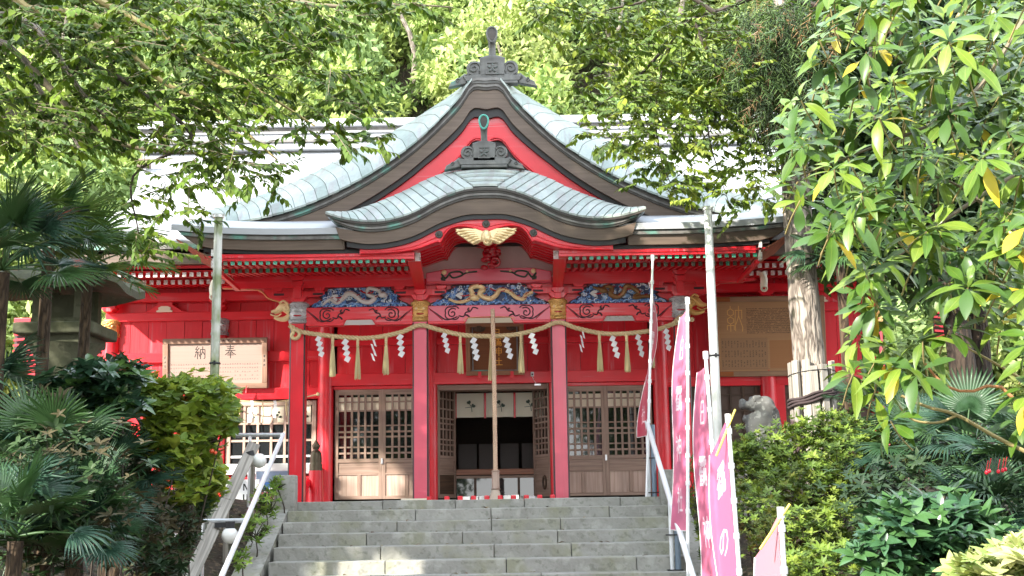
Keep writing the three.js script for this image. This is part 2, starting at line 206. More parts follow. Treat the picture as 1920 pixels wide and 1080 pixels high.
// porch pillars, base stones, carved capitals
const PX = [-2.635, -0.95, 0.95, 2.635];
function capital(x, y, z, r, h, mat, mouth, parent, name) {
  const g = new THREE.CylinderGeometry(r, r * 0.94, h, 28, 14), p = g.attributes.position, v = V();
  for (let i = 0; i < p.count; i++) { v.fromBufferAttribute(p, i); const a = Math.atan2(v.x, v.z), t = v.y / h + 0.5, rr = Math.hypot(v.x, v.z) / r; if (rr > 0.5) { const f = 1 + 0.07 * Math.sin(a * 9 + Math.sin(t * 14) * 2) * Math.sin(t * 19) - 0.16 * Math.pow(Math.abs(t - 0.5) * 2, 4) + 0.05 * Math.sin(t * 31); v.x *= f; v.z *= f; } p.setXYZ(i, v.x, v.y, v.z); }
  g.computeVertexNormals();
  const c = part(name, [place(metric(g, false, 3), x, y, z)], mat, parent);
  part('brow', [tube([[x - r * 0.8, y + h * 0.16, z + r * 0.66], [x - r * 0.4, y + h * 0.26, z + r * 1.0], [x, y + h * 0.14, z + r * 1.06], [x + r * 0.4, y + h * 0.26, z + r * 1.0], [x + r * 0.8, y + h * 0.16, z + r * 0.66]], 0.014, 20, 5), tube([[x - r * 0.85, y - h * 0.2, z + r * 0.6], [x, y - h * 0.3, z + r * 1.05], [x + r * 0.85, y - h * 0.2, z + r * 0.6]], 0.012, 16, 5), place(new THREE.TorusGeometry(r * 0.98, 0.014, 5, 28), x, y + h * 0.40, z, Math.PI / 2), place(new THREE.TorusGeometry(r * 0.96, 0.012, 5, 28), x, y - h * 0.44, z, Math.PI / 2)], mat, c);
  for (const s of SGN) part('eye', sph(0.02, x + s * r * 0.42, y + h * 0.10, z + r * 0.95), mat === M.silver ? M.white : M.goldPale, c);
  part('muzzle', sph(r * 0.34, x, y - h * 0.05, z + r * 0.92, [1.2, 0.7, 0.6]), mat, c);
  part('mouth', [sph(r * 0.3, x, y - h * 0.16, z + r * 0.98, [1.5, 0.32, 0.4])], mouth, c);
  const r2 = rngOf(7); const curls = []; for (let k = 0; k < 16; k++) { const a = -1.5 + 3 * (k % 8) / 7, yy = k < 8 ? 0.33 : -0.36; curls.push(place(new THREE.TorusGeometry(0.018, 0.008, 4, 8), x + Math.sin(a) * r * 1.0, y + yy * h, z + Math.cos(a) * r * 1.0, 0, a, r2())); }
  part('curls', curls, mat, c);
  return c;
}
PX.forEach((x, i) => {
  const h = 2.43, w = 0.105, c = 0.018, o = [[-w + c, -w], [w - c, -w], [w, -w + c], [w, w - c], [w - c, w], [-w + c, w], [-w, w - c], [-w, -w + c]];
  const s = new THREE.Shape(o.map((p) => new THREE.Vector2(...p))), g = new THREE.ExtrudeGeometry(s, { depth: h, bevelEnabled: false, steps: 1 });
  const pl = part('pillar', metric(place(g, x, 0.0, 0, -Math.PI / 2)), i % 3 ? M.redSheen : M.red, hall);
  for (const a of SGN) for (const b of SGN) part('corner_strip', box(0.027, h - 0.02, 0.004, x + a * (w - c / 2 + 0.001), h / 2, b * (w - c / 2 + 0.001), { ry: a * b * Math.PI / 4 }), M.trim, pl);
  part('base_stone', box(0.42, 0.1, 0.42, x, -0.04, 0, { r: 0.02 }), M.stone, hall);
  const outer = i === 0 || i === 3;
  capital(x, 2.585, 0, outer ? 0.135 : 0.125, 0.30, outer ? M.silver : M.gold, M.lacquer, hall, 'lion_capital');
});
// rainbow beams between the pillars, with a notch under the middle and painted scrolls
function scrolls(cx, half, y0, y1, z, parent) {
  const h = y1 - y0;
  for (const s of SGN) {
    const X = (t) => cx + s * t, list = [];
    const cxr = half * 0.60, cy = y0 + h * 0.53;
    list.push(tube(spiral(X(cxr), cy - 0.004, z, 0.012, 0.072, 1.3, s > 0 ? 0.4 : Math.PI - 0.4, s > 0 ? 1 : -1, 26), 0.0085, 40, 4));
    const cl = []; for (let k = 0; k <= 26; k++) { const a = 2.5 - k / 26 * 5.0, r = 0.082 + 0.018 * Math.abs(Math.sin(a * 2.1)); cl.push([X(cxr + r * Math.cos(a) * 1.12 * -1 * -1), cy + r * Math.sin(a) * 1.0, z]); }
    list.push(tube(cl, 0.0085, 44, 4));
    list.push(tube([[X(half * 0.97), y1 - 0.05, z], [X(half * 0.86), y0 + h * 0.5, z], [X(half * 0.72), y0 + h * 0.14, z], [X(half * 0.62), y0 + h * 0.16, z], [X(half * 0.52), y0 + h * 0.3, z]], 0.009, 24, 4));
    list.push(tube([[X(half * 0.5), y0 + h * 0.36, z], [X(half * 0.42), y0 + h * 0.3, z], [X(half * 0.38), y0 + h * 0.55, z], [X(half * 0.31), y0 + h * 0.62, z], [X(half * 0.26), y0 + h * 0.86, z], [X(half * 0.18), y0 + h * 0.78, z]], 0.009, 30, 4));
    list.push(tube(spiral(X(half * 0.33), y0 + h * 0.72, z, 0.004, 0.022, 0.8, 0, s), 0.010, 12, 4), tube([[X(half * 0.40), y0 + h * 0.42, z], [X(half * 0.35), y0 + h * 0.36, z], [X(half * 0.32), y0 + h * 0.22, z]], 0.011, 10, 4));
    part('painted_scroll', list.map((g) => { const q = g.clone(); q.translate(0, 0, -z); q.scale(1, 1, 0.35); q.translate(0, 0, z); return q; }), M.scroll, parent);
    part('bead_line', tube([[X(half * 0.99), y1 - 0.03, z], [X(half * 0.76), y0 + h * 0.1, z]], 0.007, 6, 4), M.lacquer, parent);
  }
}
for (const [x0, x1, mid, fill] of [[-2.53, -1.055, 0.225, M.white], [-0.845, 0.845, 0.34, M.cream], [1.055, 2.53, 0.225, M.poleGrey]]) {
  const cx = (x0 + x1) / 2, half = (x1 - x0) / 2, y0 = 2.40, y1 = 2.655, z = 0.075;
  const b = part('rainbow_beam', [poly([[x0, y0], [cx - mid, y0], [cx - mid + 0.05, y0 + 0.075], [cx + mid - 0.05, y0 + 0.075], [cx + mid, y0], [x1, y0], [x1, y1], [x0, y1]], 0.15, -0.075, { swap: true, bevel: 0.008 })], fill === M.cream ? M.redSheen : M.red, hall);
  part('notch_slope', grid((u, v) => [lerp(cx - mid + 0.05 * v, cx + mid - 0.05 * v, u), lerp(y0 + 0.012, y0 + 0.073, v), lerp(0.01, z + 0.004, v)], 4, 1), fill, b);
  part('notch_lip', [tube([[cx - mid, y0 + 0.004, z - 0.004], [cx - mid + 0.05, y0 + 0.078, z + 0.004], [cx + mid - 0.05, y0 + 0.078, z + 0.004], [cx + mid, y0 + 0.004, z - 0.004]], 0.006, 30, 4)], fill === M.cream ? M.orange : M.red, b);
  for (const [a, c] of [[x0, cx - mid], [cx + mid, x1]]) part('lower_bead', span(a, c, y0 - 0.002, y0 + 0.04, z - 0.02, z + 0.01, { r: 0.008 }), M.red, b);
  scrolls(cx, half, y0 + 0.03, y1, z + 0.002, b);
}
// carved dragon panels over the beams
function carving(cx, half, kind) {
  const y0 = 2.656, h = 0.285, r = rngOf(kind * 17 + 3), z = 0.05;
  const edge = [[-1, 0], [-0.93, 0.14], [-0.84, 0.22], [-0.74, 0.42], [-0.80, 0.55], [-0.70, 0.72], [-0.60, 0.84], [-0.52, 1], [0.52, 1], [0.60, 0.84], [0.70, 0.72], [0.80, 0.55], [0.74, 0.42], [0.84, 0.22], [0.93, 0.14], [1, 0]];
  const outline = edge.map(([u, v]) => [cx + u * half, y0 + v * h]);
  const p = part('carved_panel', poly(outline, 0.05, -0.02, {}), M.navy, hall);
  part('panel_border', tube(outline.map((q) => [q[0], q[1], 0.045]), 0.011, 90, 4), M.scroll, p);
  const inside = (u, v) => { const a = Math.abs(u); return v > 0.03 && v < 0.97 && a < lerp(0.95, 0.53, v) - (v < 0.5 && v > 0.3 ? 0.06 : 0); };
  const sets = { wave_dark: [], wave_blue: [], wave_foam: [] };
  for (let k = 0; k < 270; k++) {
    const u = r() * 2 - 1, v = r(); if (!inside(u, v)) continue; const X = cx + u * half, Y = y0 + v * h, n = r() < 0.28 ? 'wave_dark' : r() < 0.5 ? 'wave_blue' : 'wave_foam';
    const R = 0.016 + r() * 0.024, g = tube(spiral(X, Y, z - 0.012 + r() * 0.014, R * 0.2, R, 0.6 + r() * 0.6, r() * 6.3, r() < 0.5 ? 1 : -1, 8), 0.0055 + r() * 0.005, 10, 4); sets[n].push(g);
  }
  for (let k = 0; k < 16; k++) { const u = -0.85 + 1.7 * k / 15, X = cx + u * half; sets[k % 2 ? 'wave_blue' : 'wave_dark'].push(tube([[X - 0.06, y0 + 0.015, z], [X - 0.02, y0 + 0.035 + r() * 0.02, z + 0.01], [X + 0.02, y0 + 0.04, z], [X + 0.06, y0 + 0.012, z]], 0.011, 8, 4)); }
  for (const [n, m] of [['wave_dark', M.blue1], ['wave_blue', M.blue2], ['wave_foam', M.blue3]]) tag(part(n, sets[n], m, p), null, null, null, 'stuff');
  const P = (u, v, d = 0.03) => [cx + u * half, y0 + v * h, z + d], body = kind === 0 ? M.scaleWhite : kind === 1 ? M.goldPale : M.bronze;
  const paths = [
    [[-0.72, 0.12], [-0.58, 0.36], [-0.44, 0.22], [-0.34, 0.38], [-0.2, 0.66], [-0.06, 0.5], [0.04, 0.3], [0.2, 0.2], [0.3, 0.42], [0.16, 0.62], [0.18, 0.86], [0.36, 0.8], [0.44, 0.62]],
    [[-0.66, 0.3], [-0.52, 0.14], [-0.36, 0.24], [-0.26, 0.5], [-0.30, 0.78], [-0.18, 0.92], [-0.08, 0.76], [-0.16, 0.56], [-0.1, 0.4], [0.02, 0.3], [0.12, 0.46], [0.18, 0.72], [0.34, 0.62], [0.44, 0.34], [0.56, 0.24], [0.6, 0.46], [0.72, 0.58]],
    [[-0.5, 0.78], [-0.34, 0.66], [-0.24, 0.82], [-0.12, 0.72], [-0.16, 0.42], [-0.02, 0.3], [0.1, 0.5], [0.16, 0.8], [0.3, 0.7], [0.4, 0.46], [0.3, 0.24], [0.5, 0.3], [0.66, 0.3]],
  ][kind];
  const d = part('dragon', limb(paths.map(([u, v], i) => P(u, v, 0.035 + 0.018 * Math.sin(i * 2))), [0.016, 0.028, 0.037, 0.036, 0.033, 0.03, 0.026], 80, 9), body, p);
  const hd = kind === 1 ? P(-0.24, 0.34, 0.05) : kind === 0 ? P(0.46, 0.56, 0.05) : P(-0.3, 0.6, 0.05);
  part('dragon_head', [sph(0.048, ...hd, [1.3, 0.9, 0.8]), sph(0.022, hd[0] + 0.045, hd[1] - 0.012, hd[2], [1.5, 0.6, 0.8]), sph(0.018, hd[0] + 0.04, hd[1] - 0.034, hd[2], [1.4, 0.5, 0.8]), tube([[hd[0] - 0.01, hd[1] + 0.02, hd[2]], [hd[0] - 0.05, hd[1] + 0.05, hd[2]], [hd[0] - 0.075, hd[1] + 0.045, hd[2]]], 0.007, 8, 4), tube([[hd[0] + 0.05, hd[1], hd[2]], [hd[0] + 0.09, hd[1] + 0.02, hd[2]], [hd[0] + 0.11, hd[1] - 0.01, hd[2]]], 0.004, 8, 4)], body, d);
  part('belly_ribs', paths.slice(1, -1).map(([u, v], i) => tube([P(u, v, 0.052), P(u + 0.03, v + 0.07, 0.058), P(u + 0.07, v + 0.1, 0.05)], 0.006, 6, 4)), M.lacquer, d);
  const fin = []; for (let k = 0; k < 7; k++) { const a = 1.3 + k * 0.2; fin.push(tube([P(-0.46, 0.3, 0.04), [P(-0.46, 0.3)[0] + Math.cos(a) * 0.09, P(-0.46, 0.3)[1] + Math.sin(a) * 0.09, z + 0.045]], 0.009, 3, 4)); }
  part('fin', fin, M.white, d);
  part('flame', [tube([P(0.02, 0.8, 0.035), P(0.1, 0.68, 0.045), P(0.24, 0.66, 0.045), P(0.28, 0.78, 0.04)], 0.012, 14, 5), tube([P(-0.5, 0.5, 0.035), P(-0.42, 0.44, 0.045), P(-0.3, 0.5, 0.04)], 0.011, 10, 5)], M.lacquer, d);
}
carving(-1.79, 0.70, 0); carving(0, 0.84, 1); carving(1.79, 0.70, 2);
// frieze wood behind, purlin, brackets over the pillars
part('frieze_board', [span(-2.75, 2.75, 2.65, 2.96, -0.12, -0.04)], M.red, hall);
for (const s of SGN) part('purlin', s < 0 ? span(-3.55, -0.92, 2.93, 3.13, -0.1, 0.09, { r: 0.01 }) : span(0.92, 3.55, 2.93, 3.13, -0.1, 0.09, { r: 0.01 }), M.red, hall);
const flare = (x, y, z, w0, w1, h, d) => poly([[x - w0 / 2, y], [x + w0 / 2, y], [x + w0 / 2 + (w1 - w0) * 0.3, y + h * 0.45], [x + w1 / 2, y + h * 0.6], [x + w1 / 2, y + h], [x - w1 / 2, y + h], [x - w1 / 2, y + h * 0.6], [x - w0 / 2 - (w1 - w0) * 0.3, y + h * 0.45]], d, z - d / 2, { bevel: 0.004 });
PX.forEach((x, i) => {
  const bk = sub('bracket', hall);
  part('bearing_block', [flare(x, 2.735, 0.02, 0.16, 0.24, 0.075, 0.22)], M.red, bk);
  part('bracket_arm', [poly([[x - 0.36, 2.885], [x - 0.36, 2.84], [x - 0.27, 2.805], [x + 0.27, 2.805], [x + 0.36, 2.84], [x + 0.36, 2.885]], 0.1, -0.03, { bevel: 0.004 })], M.red, bk);
  for (const d of [-0.29, 0, 0.29]) part('small_block', flare(x + d, 2.882, 0.03, 0.10, 0.15, 0.055, 0.14), M.red, bk);
  part('arm_hollow', [span(x - 0.34, x - 0.2, 2.83, 2.86, 0.072, 0.076, { r: 0.001 }), span(x + 0.2, x + 0.34, 2.83, 2.86, 0.072, 0.076, { r: 0.001 })], M.scroll, bk);
  if (i === 0 || i === 3) {
    part('upper_block', [flare(x, 2.93, 0.13, 0.10, 0.16, 0.08, 0.12), box(0.1, 0.16, 0.1, x, 2.86, 0.11, { r: 0.006 }), flare(x, 3.02, 0.13, 0.12, 0.19, 0.07, 0.13)], M.red, bk);
  } else {
    part('projecting_arm', slab((u, v) => [x + (u - 0.5) * lerp(0.13, 0.17, v), lerp(2.97, 3.19, v), lerp(0.05, 1.12, v)], 1, 1, (u, v) => [0, lerp(-0.13, -0.105, v), 0]), M.red, bk);
    part('white_end', box(0.172, 0.112, 0.012, x, 3.135, 1.125), M.whiteWorn, bk);
    part('upper_block', [flare(x, 2.80, 0.12, 0.10, 0.17, 0.07, 0.12), flare(x, 2.89, 0.14, 0.11, 0.15, 0.05, 0.12), box(0.09, 0.12, 0.09, x, 2.78, 0.11, { r: 0.006 })], M.red, bk);
  }
});
// golden and ochre carved noses at the ends of the outer beams, with red noses above them
for (const s of SGN) {
  const X = (t) => s * (2.75 + t), nose = s < 0 ? M.goldPale : M.gold;
  const n = part('carved_nose', [sph(0.075, X(0.05), 2.66, 0.02, [1.1, 0.9, 1]), limb([[X(0.0), 2.62, 0.02], [X(0.10), 2.68, 0.03], [X(0.18), 2.62, 0.04], [X(0.26), 2.60, 0.05]], [0.07, 0.06, 0.045, 0.028], 14, 8), limb([[X(0.0), 2.56, 0.02], [X(0.07), 2.51, 0.03], [X(0.17), 2.51, 0.04], [X(0.22), 2.53, 0.04]], [0.045, 0.04, 0.03, 0.018], 12, 8), tube([[X(0.02), 2.70, 0.07], [X(0.09), 2.755, 0.07], [X(0.15), 2.72, 0.07]], 0.016, 12, 5), tube(spiral(X(0.05), 2.66, 0.09, 0.006, 0.045, 1.3, 0, s, 16), 0.010, 20, 4), tube([[X(0.12), 2.58, 0.05], [X(0.18), 2.545, 0.06], [X(0.27), 2.57, 0.06]], 0.010, 10, 4)], nose, hall);
  part('tongue', sph(0.03, X(0.24), 2.585, 0.05, [1.3, 0.5, 0.8]), M.lacquer, n);
  part('red_nose', poly([[X(-0.10), 2.735], [X(0.12), 2.74], [X(0.30), 2.80], [X(0.36), 2.86], [X(0.46), 2.91], [X(0.46), 2.93], [X(0.95), 2.95], [X(0.95), 2.98], [X(-0.1), 2.98]].sort(() => 0).map((p) => p), 0.1, -0.05, {}), M.red, hall);
  part('nose_edge', tube([[X(0.12), 2.735, 0.05], [X(0.30), 2.795, 0.055], [X(0.36), 2.855, 0.055], [X(0.47), 2.92, 0.055], [X(0.93), 2.945, 0.055]], 0.011, 20, 5), s < 0 ? M.orange : M.red, hall);
  part('beam_tail', [limb([[X(0.98), 3.0, 0.35], [X(1.0), 2.9, 0.36], [X(0.99), 2.80, 0.36]], [0.045, 0.05, 0.05], 8, 8), place(new THREE.TorusGeometry(0.035, 0.018, 6, 12), X(0.99), 2.775, 0.385)], M.cream, hall);
}
// straight eave with its corner lift: layered copper edge, brown board, black strip, red board
const EV = (x) => 3.462 + 0.085 * Math.pow(clamp((Math.abs(x) - 2.4) / 1.65), 2);
for (const s of SGN) {
  const x0 = s < 0 ? -4.03 : 1.82, x1 = s < 0 ? -1.82 : 4.03, rake = (u, k) => { const x = lerp(x0, x1, u), t = clamp((Math.abs(x) - 3.5) / 0.53); return x - s * t * k; };
  for (let k = 0; k < 3; k++) part('copper_edge', slab((u, v) => { const x = rake(u, (k + 1 - v) * 0.045); return [x, EV(rake(u, 0)) - 0.047 * (k + 1) + 0.045 * v + 0.001, 1.47 - k * 0.012]; }, 30, 1, [0, 0, -0.25], true), k === 1 ? M.edgeDark : M.edge, hall);
  part('eave_board', slab((u, v) => { const x = rake(u, 0.14 + 0.19 * (1 - v)); return [x, EV(rake(u, 0)) - 0.141 - 0.125 + 0.125 * v, 1.41 - 0.02 * (1 - v)]; }, 30, 1, [0, 0, -0.2], true), M.brown, hall);
  part('black_strip', band((x) => EV(x) - 0.262, (x) => EV(x) - 0.31, s < 0 ? -3.64 : 1.6, s < 0 ? -1.6 : 3.64, 24, 1.35, 1.2), M.black, hall);
  part('red_eave_board', band((x) => EV(x) * 0.3 + 3.468 * 0.7 - 0.31, (x) => EV(x) * 0.3 + 3.468 * 0.7 - 0.395, s < 0 ? -3.46 : 0.93, s < 0 ? -0.93 : 3.46, 24, 1.34, 1.18), M.red, hall);
  part('corner_soffit', slab((u, v) => [s * lerp(3.98, 3.52, u), lerp(EV(4) - 0.17, 3.10, u) - 0.04 * v, lerp(1.40, 0.1, v)], 6, 4, [0, -0.02, 0]), std({ map: M.wood.map, color: 0xffb090, roughness: 0.6 }), hall);  // orange tint stands in for sunlight bounced onto the red soffit
  part('white_board_end', box(0.035, 0.24, 0.12, s * 3.52, 3.11, 1.30, { rz: s * -0.02 }), M.whiteWorn, hall);
  part('verge_board', slab((u, v) => [s * lerp(3.52, 3.46, v), lerp(3.01, 2.93, v) - 0.05 * u, lerp(1.24, 0.2, v)], 1, 4, [-s * 0.05, 0, 0]), M.red, hall);
}
// rafters: an upper row with bright green ends and a lower row with weathered ones
{
  const r = rngOf(5), caps = [M.green1, M.green2, M.green2, M.green2, M.green4], low = [M.green3, M.green3, M.green4, M.green4, M.green1];
  for (const s of SGN) for (let k = 0; k < 27; k++) {
    const x = s * (1.075 + k * 0.0915);
    const a = part('rafter', slab((u, v) => [x + (u - 0.5) * 0.046, lerp(3.085, 3.19, v), lerp(1.30, 0.2, v)], 1, 1, [0, -0.055, 0]), M.red, hall);
    part('rafter_end', box(0.05, 0.055, 0.008, x, 3.057, 1.304), caps[Math.floor(r() * 5)], a);
    const b = part('rafter', slab((u, v) => [x + (u - 0.5) * 0.046, lerp(3.062, 3.15, v), lerp(0.86, 0.09, v)], 1, 1, [0, -0.055, 0]), M.red, hall);
    part('rafter_end', box(0.05, 0.055, 0.008, x, 3.034, 0.864), low[Math.floor(r() * 5)], b);
  }
  for (const s of SGN) part('rafter_batten', s < 0 ? span(-3.5, -0.93, 3.066, 3.10, 0.82, 0.93, { r: 0.005 }) : span(0.93, 3.5, 3.066, 3.10, 0.82, 0.93, { r: 0.005 }), M.red, hall);
  for (const s of SGN) part('roof_boarding', slab((u, v) => [s * lerp(0.93, 3.62, u), lerp(3.11, 3.55, v), lerp(1.36, -2.4, v)], 1, 1, [0, 0.03, 0]), M.red, hall);
}
// roof of the porch: karahafu (the wave gable) in front
const Tf = curve1([[0, 3.945], [0.14, 3.942], [0.30, 3.918], [0.58, 3.815], [0.92, 3.635], [1.22, 3.545], [1.5, 3.525], [1.8, 3.565], [2.05, 3.64]]), Tk = (x) => Tf(Math.abs(x));
const Bf = curve1([[0, 4.475], [0.3, 4.465], [0.55, 4.43], [0.85, 4.32], [1.1, 4.19], [1.4, 4.06], [1.7, 3.95], [2.05, 3.86]]), Bk = (x) => Bf(Math.abs(x));
const barge = curve1([[0, 3.39], [0.04, 3.392], [0.16, 3.435], [0.32, 3.462], [0.46, 3.43], [0.55, 3.33], [0.585, 3.255], [0.62, 3.262], [0.74, 3.225], [0.9, 3.172], [1.15, 3.140], [1.5, 3.128], [2.0, 3.125]]), Rk = (x) => barge(Math.abs(x));
{
  const NE = 64, end = (x, k) => x - Math.sign(x) * k * clamp((Math.abs(x) - 1.5) / 0.5);
  for (let k = 0; k < 4; k++) part('copper_edge', slab((u, v) => { const x = lerp(-2.05, 2.05, u); return [end(x, (k + 1 - v) * 0.035), Tk(x) - 0.033 * (k + 1) + 0.031 * v, 1.56 - k * 0.012]; }, NE, 1, [0, 0, -0.3], true), k % 2 ? M.edgeDark : M.edge, hall);
  const brownDrop = (x) => 0.132 + lerp(0.205, 0.15, clamp(Math.abs(x) / 1.2));
  part('karahafu_board', slab((u, v) => { const x = lerp(-1.92, 1.92, u); return [end(x, (1 - v) * 0.06), lerp(Tk(x) - brownDrop(x), Tk(x) - 0.131, v), 1.50 - 0.015 * (1 - v)]; }, NE, 1, [0, 0, -0.22], true), M.brown, hall);
  part('black_strip', band((x) => Tk(x) - brownDrop(x) + 0.002, (x) => Tk(x) - brownDrop(x) - 0.062, -1.78, 1.78, NE, 1.455, 1.3), M.black, hall);
  const rb = part('red_bargeboard', band((x) => Tk(x) - brownDrop(x) - 0.058, Rk, -1.62, 1.62, 120, 1.42, 1.33), M.red, hall);
  part('bargeboard_bead', [tube(Array.from({ length: 121 }, (_, i) => { const x = -1.6 + i * 3.2 / 120; return [x, Rk(x) + 0.012, 1.425]; }), 0.012, 240, 5), tube(Array.from({ length: 61 }, (_, i) => { const x = -1.6 + i * 3.2 / 60; return [x, lerp(Rk(x), Tk(x) - brownDrop(x) - 0.058, 0.42), 1.423]; }), 0.007, 120, 4)], M.red, rb);
  for (const [x, y] of [[0, 3.492], [-0.605, 3.365], [0.605, 3.365]]) part('boss', [cyl(0.052, 0.046, 0.02, x, y, 1.432, 18, { rx: Math.PI / 2 }), sph(0.03, x, y, 1.44, [1, 1, 0.4])], M.edgeDark, rb);
  // ribbed ceiling in the wave, plaster behind
  for (let k = 0; k < 7; k++) { const z = 1.28 - k * 0.24, up = 0.012 + 0.014 * k; part('arched_rib', band((x) => Rk(x) + up + 0.10, (x) => Rk(x) + up, -1.02, 1.02, 90, z, z - 0.09), M.red, hall); }
  part('arched_ceiling', slab((u, v) => { const x = lerp(-1.02, 1.02, u); return [x, Rk(x) + lerp(0.055, 0.15, v), lerp(1.38, -0.34, v)]; }, 90, 1, [0, 0.03, 0]), M.red, hall);
  part('plaster_panel', band((x) => Math.max(3.14, Rk(x) + 0.14), () => 3.12, -0.95, 0.95, 60, -0.3, -0.36), M.plaster, hall);
  // beam under the plaster with dark leaf scrolls
  const ub = part('upper_beam', [poly([[-0.87, 2.96], [0.87, 2.96], [0.87, 3.12], [0.60, 3.175], [-0.60, 3.175], [-0.87, 3.12]], 0.14, -0.09, { swap: true, bevel: 0.01 })], M.redSheen, hall);
  part('beam_bead', span(-0.86, 0.86, 2.975, 3.0, 0.045, 0.062, { r: 0.006 }), M.red, ub);
  for (const s of SGN) {
    const z = 0.056, L = [tube([[s * 0.66, 3.10, z], [s * 0.60, 3.04, z], [s * 0.55, 3.09, z], [s * 0.50, 3.045, z], [s * 0.42, 3.06, z], [s * 0.36, 3.09, z], [s * 0.40, 3.13, z], [s * 0.50, 3.125, z], [s * 0.56, 3.10, z]], 0.013, 50, 5), tube([[s * 0.36, 3.09, z], [s * 0.30, 3.115, z], [s * 0.16, 3.13, z]], 0.012, 12, 5), tube([[s * 0.62, 3.06, z], [s * 0.66, 3.03, z], [s * 0.60, 3.015, z]], 0.014, 10, 5)];
    part('leaf_scroll', L, M.leafDark, ub);
    for (const [x, y] of [[0.62, 3.125], [0.30, 3.13]]) part('roundel', sph(x > 0.5 ? 0.036 : 0.018, s * x, y, z + 0.006, [1, 1, 0.5]), M.goldPale, ub);
  }
  // the gilt bird on the bargeboard and the red carving behind it
  const ph = sub('gilt_bird', hall), z = 1.43;
  for (const s of SGN) {
    const w = part('wing', poly([[s * 0.02, 3.38], [s * 0.14, 3.425], [s * 0.27, 3.415], [s * 0.40, 3.425], [s * 0.355, 3.39], [s * 0.375, 3.36], [s * 0.30, 3.31], [s * 0.22, 3.25], [s * 0.16, 3.215], [s * 0.11, 3.23], [s * 0.03, 3.27]], 0.05, z, { bevel: 0.008 }), M.goldPale, ph);
    const f = []; for (let k = 0; k < 6; k++) { const t = k / 5, a = V(s * lerp(0.07, 0.16, t), lerp(3.27, 3.40, t), z + 0.058), b = V(s * lerp(0.17, 0.385, t), lerp(3.222, 3.385, t), z + 0.052); f.push(limb([a, a.clone().lerp(b, 0.5).add(V(0, 0.012, 0.008)), b], [0.018, 0.022, 0.010], 8, 6)); }
    for (const g of f) part('feather', g, M.goldPale, w);
    part('feather_gap', [sph(0.014, s * 0.17, 3.385, z + 0.062, [1, 1.4, 0.4]), sph(0.012, s * 0.225, 3.392, z + 0.06, [1, 1.4, 0.4])], M.navy, w);
  }
  part('body', [sph(0.075, 0, 3.31, z + 0.05, [0.9, 1.25, 0.9]), sph(0.05, 0.02, 3.23, z + 0.07, [1.2, 0.8, 1])], M.goldPale, ph);
  part('bird_head', [sph(0.04, 0.02, 3.275, z + 0.12), place(new THREE.ConeGeometry(0.018, 0.06, 8), 0.045, 3.245, z + 0.145, 0.3, 0, 2.2), tube(spiral(0.0, 3.25, z + 0.11, 0.012, 0.055, 0.8, 2, 1, 12), 0.012, 18, 5)], M.goldPale, ph);
  const rc = [], r = rngOf(3); for (let k = 0; k < 26; k++) rc.push(sph(0.03 + 0.025 * r(), 0.04 + (r() - 0.5) * 0.19, 3.13 + r() * 0.26, 0.28 + r() * 0.09, [1.2, 0.8, 1], 8));
  part('red_carving', [...rc, place(new THREE.TorusGeometry(0.055, 0.02, 6, 14), 0.10, 3.20, 0.36), place(new THREE.TorusGeometry(0.05, 0.02, 6, 14), -0.01, 3.32, 0.36)], M.lacquer, hall);
}
// copper sheets of the wave gable: courses that run from the eave up and back
{
  const frnd = rngOf(55), S = (x, s) => { const b = Bk(x), t = Tk(x); return [x, lerp(t, b, 0.85 * s + 0.15 * s * s) + 0.03 * Math.sin(s * Math.PI), lerp(1.565, 0.5, s)]; };
  const xs = []; for (let x = 0.16; x < 2.0; x += 0.112) xs.push(x); xs.push(2.05);
  const sx = (x, s) => Math.min(2.05, x + 0.34 * s * clamp((2.05 - x) / 0.5)), sheetOf = (f, lift) => part('roof_sheet', slab((u, v) => { const p = f(0.08 + 0.92 * u, v); p[1] += 0.010 + 0.007 * (1 - u); return p; }, 3, 6, [0, -0.03, 0]), frnd() < 0.3 ? M.roof2 : M.roof, hall);
  for (const s of SGN) for (let k = 0; k + 1 < xs.length; k++) { const cuts = k % 2 ? [0, 0.5, 1] : [0, 0.34, 1]; for (let q = 0; q < 2; q++) sheetOf((u, v) => { const t = lerp(cuts[q], cuts[q + 1], v), p = S(lerp(sx(xs[k + 1], t), sx(xs[k], t), u), t); p[0] *= s; return p; }, 0); }
  part('roof_underlay', slab((u, v) => { const p = S(Math.abs(lerp(-2.04, 2.04, u)), v); p[0] = lerp(-2.04, 2.04, u); p[1] -= 0.012; return p; }, 60, 6, [0, -0.03, 0]), M.edgeDark, hall);
  for (let q = 0; q < 4; q++) part('roof_sheet', slab((u, v) => { const t = lerp(q / 4, (q + 0.93) / 4, v), w = sx(0.15, t), p = S(Math.abs(lerp(-w, w, u)), t); p[0] = lerp(-w, w, u); p[1] += 0.012 + 0.03 * (1 - v); return p; }, 8, 3, [0, -0.03, 0]), M.roof, hall);
}
